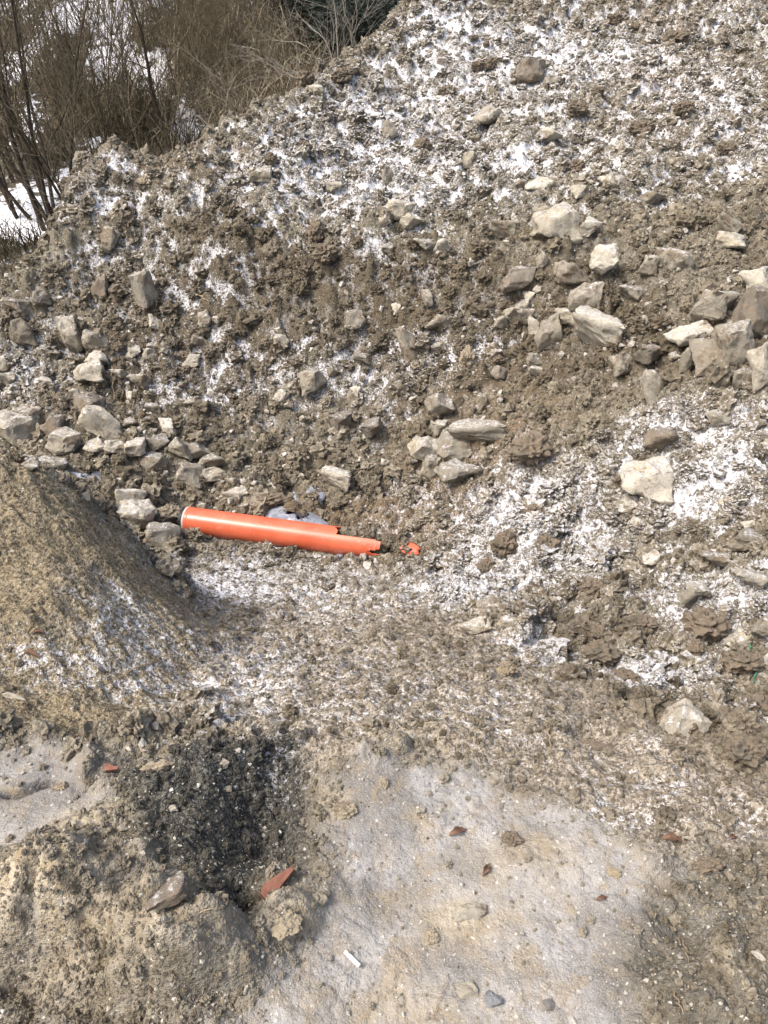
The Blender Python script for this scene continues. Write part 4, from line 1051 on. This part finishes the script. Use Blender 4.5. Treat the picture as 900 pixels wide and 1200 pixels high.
# ------------------------------------------------------------------ shrubs and dry grass beyond the heap
def bark(name, c1, c2): return simple_mat(name, c1, c2, 30, .9, .3, .004, .2)
M_BARK = bark('dark_bark', (.040, .032, .024), (.095, .078, .058))
M_TWIG = bark('brown_twig', (.052, .043, .028), (.22, .18, .115))
M_PALE = bark('pale_twig', (.20, .175, .14), (.33, .30, .25))
M_STEM = bark('tan_stem', (.14, .11, .07), (.36, .30, .21))
M_TWOL = bark('olive_twig', (.07, .064, .032), (.27, .24, .13))
def wander(r, p, d, L_, n, bend, lift):
    pts_ = [p.copy()]
    for i in range(n):
        d = (d + Vector((r.gauss(0, bend), r.gauss(0, bend), r.gauss(0, bend) + lift))).normalized()
        p = p + d * (L_ / n); pts_.append(p.copy())
    return pts_
def crest_base(u, v, Y):
    d = ray(u, v); x = float(d[0] / d[1] * Y)
    return Vector((x, Y, float(look(GZ, x, Y))))
def shrub(u, v, height, nstem, spread, lean, stem_r, ntwig, stem_m, twig_m, label, seed, group=None, bend=.10, Y=None):
    r = random.Random(seed)
    base = hill_hit(u, v) if Y is None else crest_base(u, v, Y)
    t0 = empty('bare_shrub', base - Vector((0, 0, .05))); tag(t0, label, 'shrub', group)
    twigs = []
    for k in range(nstem):
        d = Vector((lean[0] + r.gauss(0, spread), lean[1] + r.gauss(0, spread), 1)).normalized()
        L_ = height * r.uniform(.65, 1.1)
        p0 = Vector((r.gauss(0, .10 * height / 2), r.gauss(0, .08), -.05))
        pts_ = wander(r, p0, d, L_, 9, bend, .01)
        sr = stem_r * r.uniform(.6, 1.2)
        rad = [sr * (1 - .8 * i / 9) for i in range(10)]
        vs, fs = tube_arrays([(pts_, rad)], 5)
        link('stem', mesh_from('stem', vs, fs), stem_m, t0)
        for j in range(ntwig):
            i = r.randrange(2, 10); q0 = pts_[i]
            dd = ((pts_[i] - pts_[i - 1]).normalized() + Vector((r.gauss(0, .5), r.gauss(0, .5), r.gauss(.1, .3)))).normalized()
            l2 = height * r.uniform(.12, .38)
            pp = wander(r, q0, dd, l2, 5, .14, .03); r0 = max(sr * .28, .0025)
            twigs.append((pp, [r0 * (1 - .75 * a / 5) for a in range(6)]))
            for m_ in range(2):
                q1 = pp[r.randrange(1, 5)]; d3 = (dd + Vector((r.gauss(0, .6), r.gauss(0, .6), r.gauss(0, .4)))).normalized()
                twigs.append((wander(r, q1, d3, l2 * r.uniform(.3, .6), 3, .15, .02), [r0 * .55, r0 * .5, r0 * .4, r0 * .25]))
    vs, fs = tube_arrays(twigs, 3)
    tw = link('twigs', mesh_from('twigs', vs, fs), twig_m, t0); tw['kind'] = 'stuff'
    return t0
GS = 'bare shrubs beyond the heap'
shrub(62, 262, 3.2, 13, .22, (-.22, 0), .026, 24, M_BARK, M_TWIG, 'large multi stemmed bare shrub fanning up beside the heap crest', 1)
shrub(20, 215, 3.0, 9, .20, (-.1, 0), .016, 22, M_BARK, M_TWIG, 'thin dark stemmed bare shrub behind the large fanning shrub', 2)
for k, (u, v, h_, n, m_, lab) in enumerate([(130,170,2.6,16,M_TWIG,'dense brown twiggy thicket rooted behind the heap crest'),(70,120,3.0,14,M_TWIG,'tall brown twiggy thicket on the snowy hillside'),(200,150,2.2,14,M_TWIG,'low brown twiggy thicket next to the dry grass'),(20,60,3.2,12,M_BARK,'dark thicket high on the snowy hillside'),
  (150,70,3.0,14,M_TWOL,'olive toned thicket between snow patches'),(240,110,2.4,12,M_TWIG,'brown thicket rising above the dry grass'),(110,25,3.0,12,M_TWIG,'far brown thicket under the snow bank'),(200,25,3.0,12,M_BARK,'far dark thicket behind the dry grass'),(290,35,3.0,12,M_TWIG,'far brown thicket beside the dark evergreen')]):
    shrub(u, v, h_, n, 0.30, (random.Random(k).uniform(-.25, .2), 0), .009, 30, m_, m_, lab, 10 + k)
shrub(205, 175, 2.6, 1, .03, (0.02, 0), .030, 16, M_BARK, M_TWIG, 'single straight dark sapling rising behind the crest', 30)
shrub(40, 195, 2.8, 4, .10, (-.25, 0), .022, 10, M_BARK, M_TWIG, 'few leaning dark saplings over the snow', 31)
shrub(415, 70, 1.6, 8, .50, (-.45, 0), .010, 9, M_PALE, M_PALE, 'pale bare shrub arching over the heap crest', 32, bend=.16, Y=9.5)
shrub(350, 60, 1.9, 9, .45, (.15, 0), .007, 9, M_PALE, M_PALE, 'pale wiry shrub in front of the dark evergreen', 33, bend=.16, Y=9.2)
shrub(150, 190, 1.9, 10, .35, (.05, 0), .006, 12, M_STEM, M_STEM, 'tan stemmed shrub rising just behind the flat crest', 34, Y=7.9)
shrub(100, 150, 2.3, 12, .30, (-.1, 0), .007, 12, M_STEM, M_STEM, 'tan stemmed thicket between the fanning shrub and sapling', 35)
shrub(60, 60, 2.6, 12, .30, (.1, 0), .008, 12, M_STEM, M_STEM, 'tan stemmed thicket on the upper hillside', 36)
shrub(235, 60, 2.0, 12, .35, (.1, 0), .008, 12, M_STEM, M_STEM, 'tan stemmed thicket within the dry grass', 37)

def blades(name, spots, n, Lr, mat_, label, seed, droop):
    r = random.Random(seed)
    vs, fs, tn = [], [], []
    tot = sum(s[4] for s in spots)
    for (u, v, su, sv, w) in spots:
        c = hill_hit(u, v); sc_ = (c - Vector((0, 0, CAM_Z))).length / FPX
        for k in range(int(n * w / tot)):
            x = c.x + r.gauss(0, su * sc_); y = c.y + r.gauss(0, sv * sc_ * 2.2)
            if float(hill_look(x, y, HSNOW)) > .55: continue
            z = float(hill_look(x, y))
            p = Vector((x, y, z - .02)); L_ = r.uniform(*Lr)
            d = Vector((r.gauss(0, .38), r.gauss(-.25, .35), 1)).normalized(); wd = r.uniform(.003, .0075)
            sd_ = Vector((r.gauss(0, 1), r.gauss(0, .4), 0)).normalized() * wd
            base = len(vs); tone_ = r.random()
            for i in range(5):
                f = 1 - i / 4.6
                vs.append(p - sd_ * f); vs.append(p + sd_ * f); tn += [tone_, tone_]
                p = p + d * (L_ / 4); d = (d + Vector((d.x * .35, d.y * .3 - .05, -droop * r.uniform(.5, 1.4)))).normalized()
            for i in range(4): fs.append((base + 2 * i, base + 2 * i + 1, base + 2 * i + 3, base + 2 * i + 2))
    me_ = mesh_from(name, vs, np.array(fs)); fattr(me_, 'tone', tn)
    return tag(link(name, me_, mat_), label, 'grass', kind='stuff')
def blade_mat(name, c1, c2):
    m, nt, bs = new_mat(name); b = NB(nt)
    b.l(b.mix(b.attr('tone'), c1, c2), bs.inputs['Base Color']); bs.inputs['Roughness'].default_value = .8; bs.inputs['Specular IOR Level'].default_value = .2
    return m
M_STRAW = blade_mat('straw', (.17, .135, .085), (.60, .52, .37)); M_BRN = blade_mat('brown_straw', (.032, .027, .017), (.23, .19, .115))
blades('dry_grass', [(250,70,26,30,1.0),(280,110,22,22,1.1),(300,60,26,26,.8),(225,40,22,25,.7),(265,140,22,12,.7),(320,110,20,14,.6)], 5200, (.4, 1.0), M_STRAW, 'long pale dry grass hanging in tufts behind the heap crest', 3, .42)
blades('brown_grass', [(130,150,40,25,1.),(180,110,50,30,1.),(90,80,50,30,1.),(210,165,30,10,.8),(340,60,30,30,.8),(20,290,18,14,.5),(10,150,30,40,.7),(150,40,60,25,1.2),(60,30,50,25,.9),(100,190,30,12,.5),(330,30,40,25,.8)], 7500, (.3, .85), M_BRN, 'matted brown dead grass and weeds covering the hillside', 4, .35)
# dark evergreen thicket
def evergreen(u, v, w, h_, n, label, seed):
    r = random.Random(seed); base = hill_hit(u, v)
    t0 = empty('evergreen_bush', base); tag(t0, label, 'bush')
    paths = []; vs, fs = [], []
    for k in range(26):
        d = Vector((r.gauss(0, .6), r.gauss(0, .5), 1)).normalized()
        pts_ = wander(r, Vector((r.gauss(0, w * .2), r.gauss(0, .1), -.05)), d, h_ * r.uniform(.6, 1.1), 7, .16, -.02)
        paths.append((pts_, [.010 * (1 - .11 * i) for i in range(8)]))
        for j in range(n // 26):
            i = r.randrange(1, 8); p = pts_[i] + Vector((r.gauss(0, .09), r.gauss(0, .09), r.gauss(0, .08)))
            a = Vector((r.gauss(0, 1), r.gauss(0, 1), r.gauss(0, .7))).normalized(); b_ = a.orthogonal().normalized()
            L_ = r.uniform(.03, .07); bb = len(vs)
            vs += [p - a * L_, p + b_ * L_ * .22, p + a * L_, p - b_ * L_ * .22]; fs.append((bb, bb + 1, bb + 2, bb + 3))
    tv, tf = tube_arrays(paths, 4)
    link('branches', mesh_from('branches', tv, tf), M_BARK, t0)
    link('foliage', mesh_from('foliage', vs, np.array(fs)), M_EVER, t0)
M_EVER = simple_mat('dark_needles', (.014, .022, .016), (.035, .048, .034), 12, .7, 0)
evergreen(400, 62, 1.0, 1.3, 5200, 'dark evergreen bush pressed against the heap crest', 1)
evergreen(450, 25, 1.0, 1.3, 4200, 'dark evergreen bush on the hillside above the pale shrub', 2)
evergreen(345, 20, .9, 1.2, 2600, 'dark evergreen bush behind the dry grass tufts', 3)
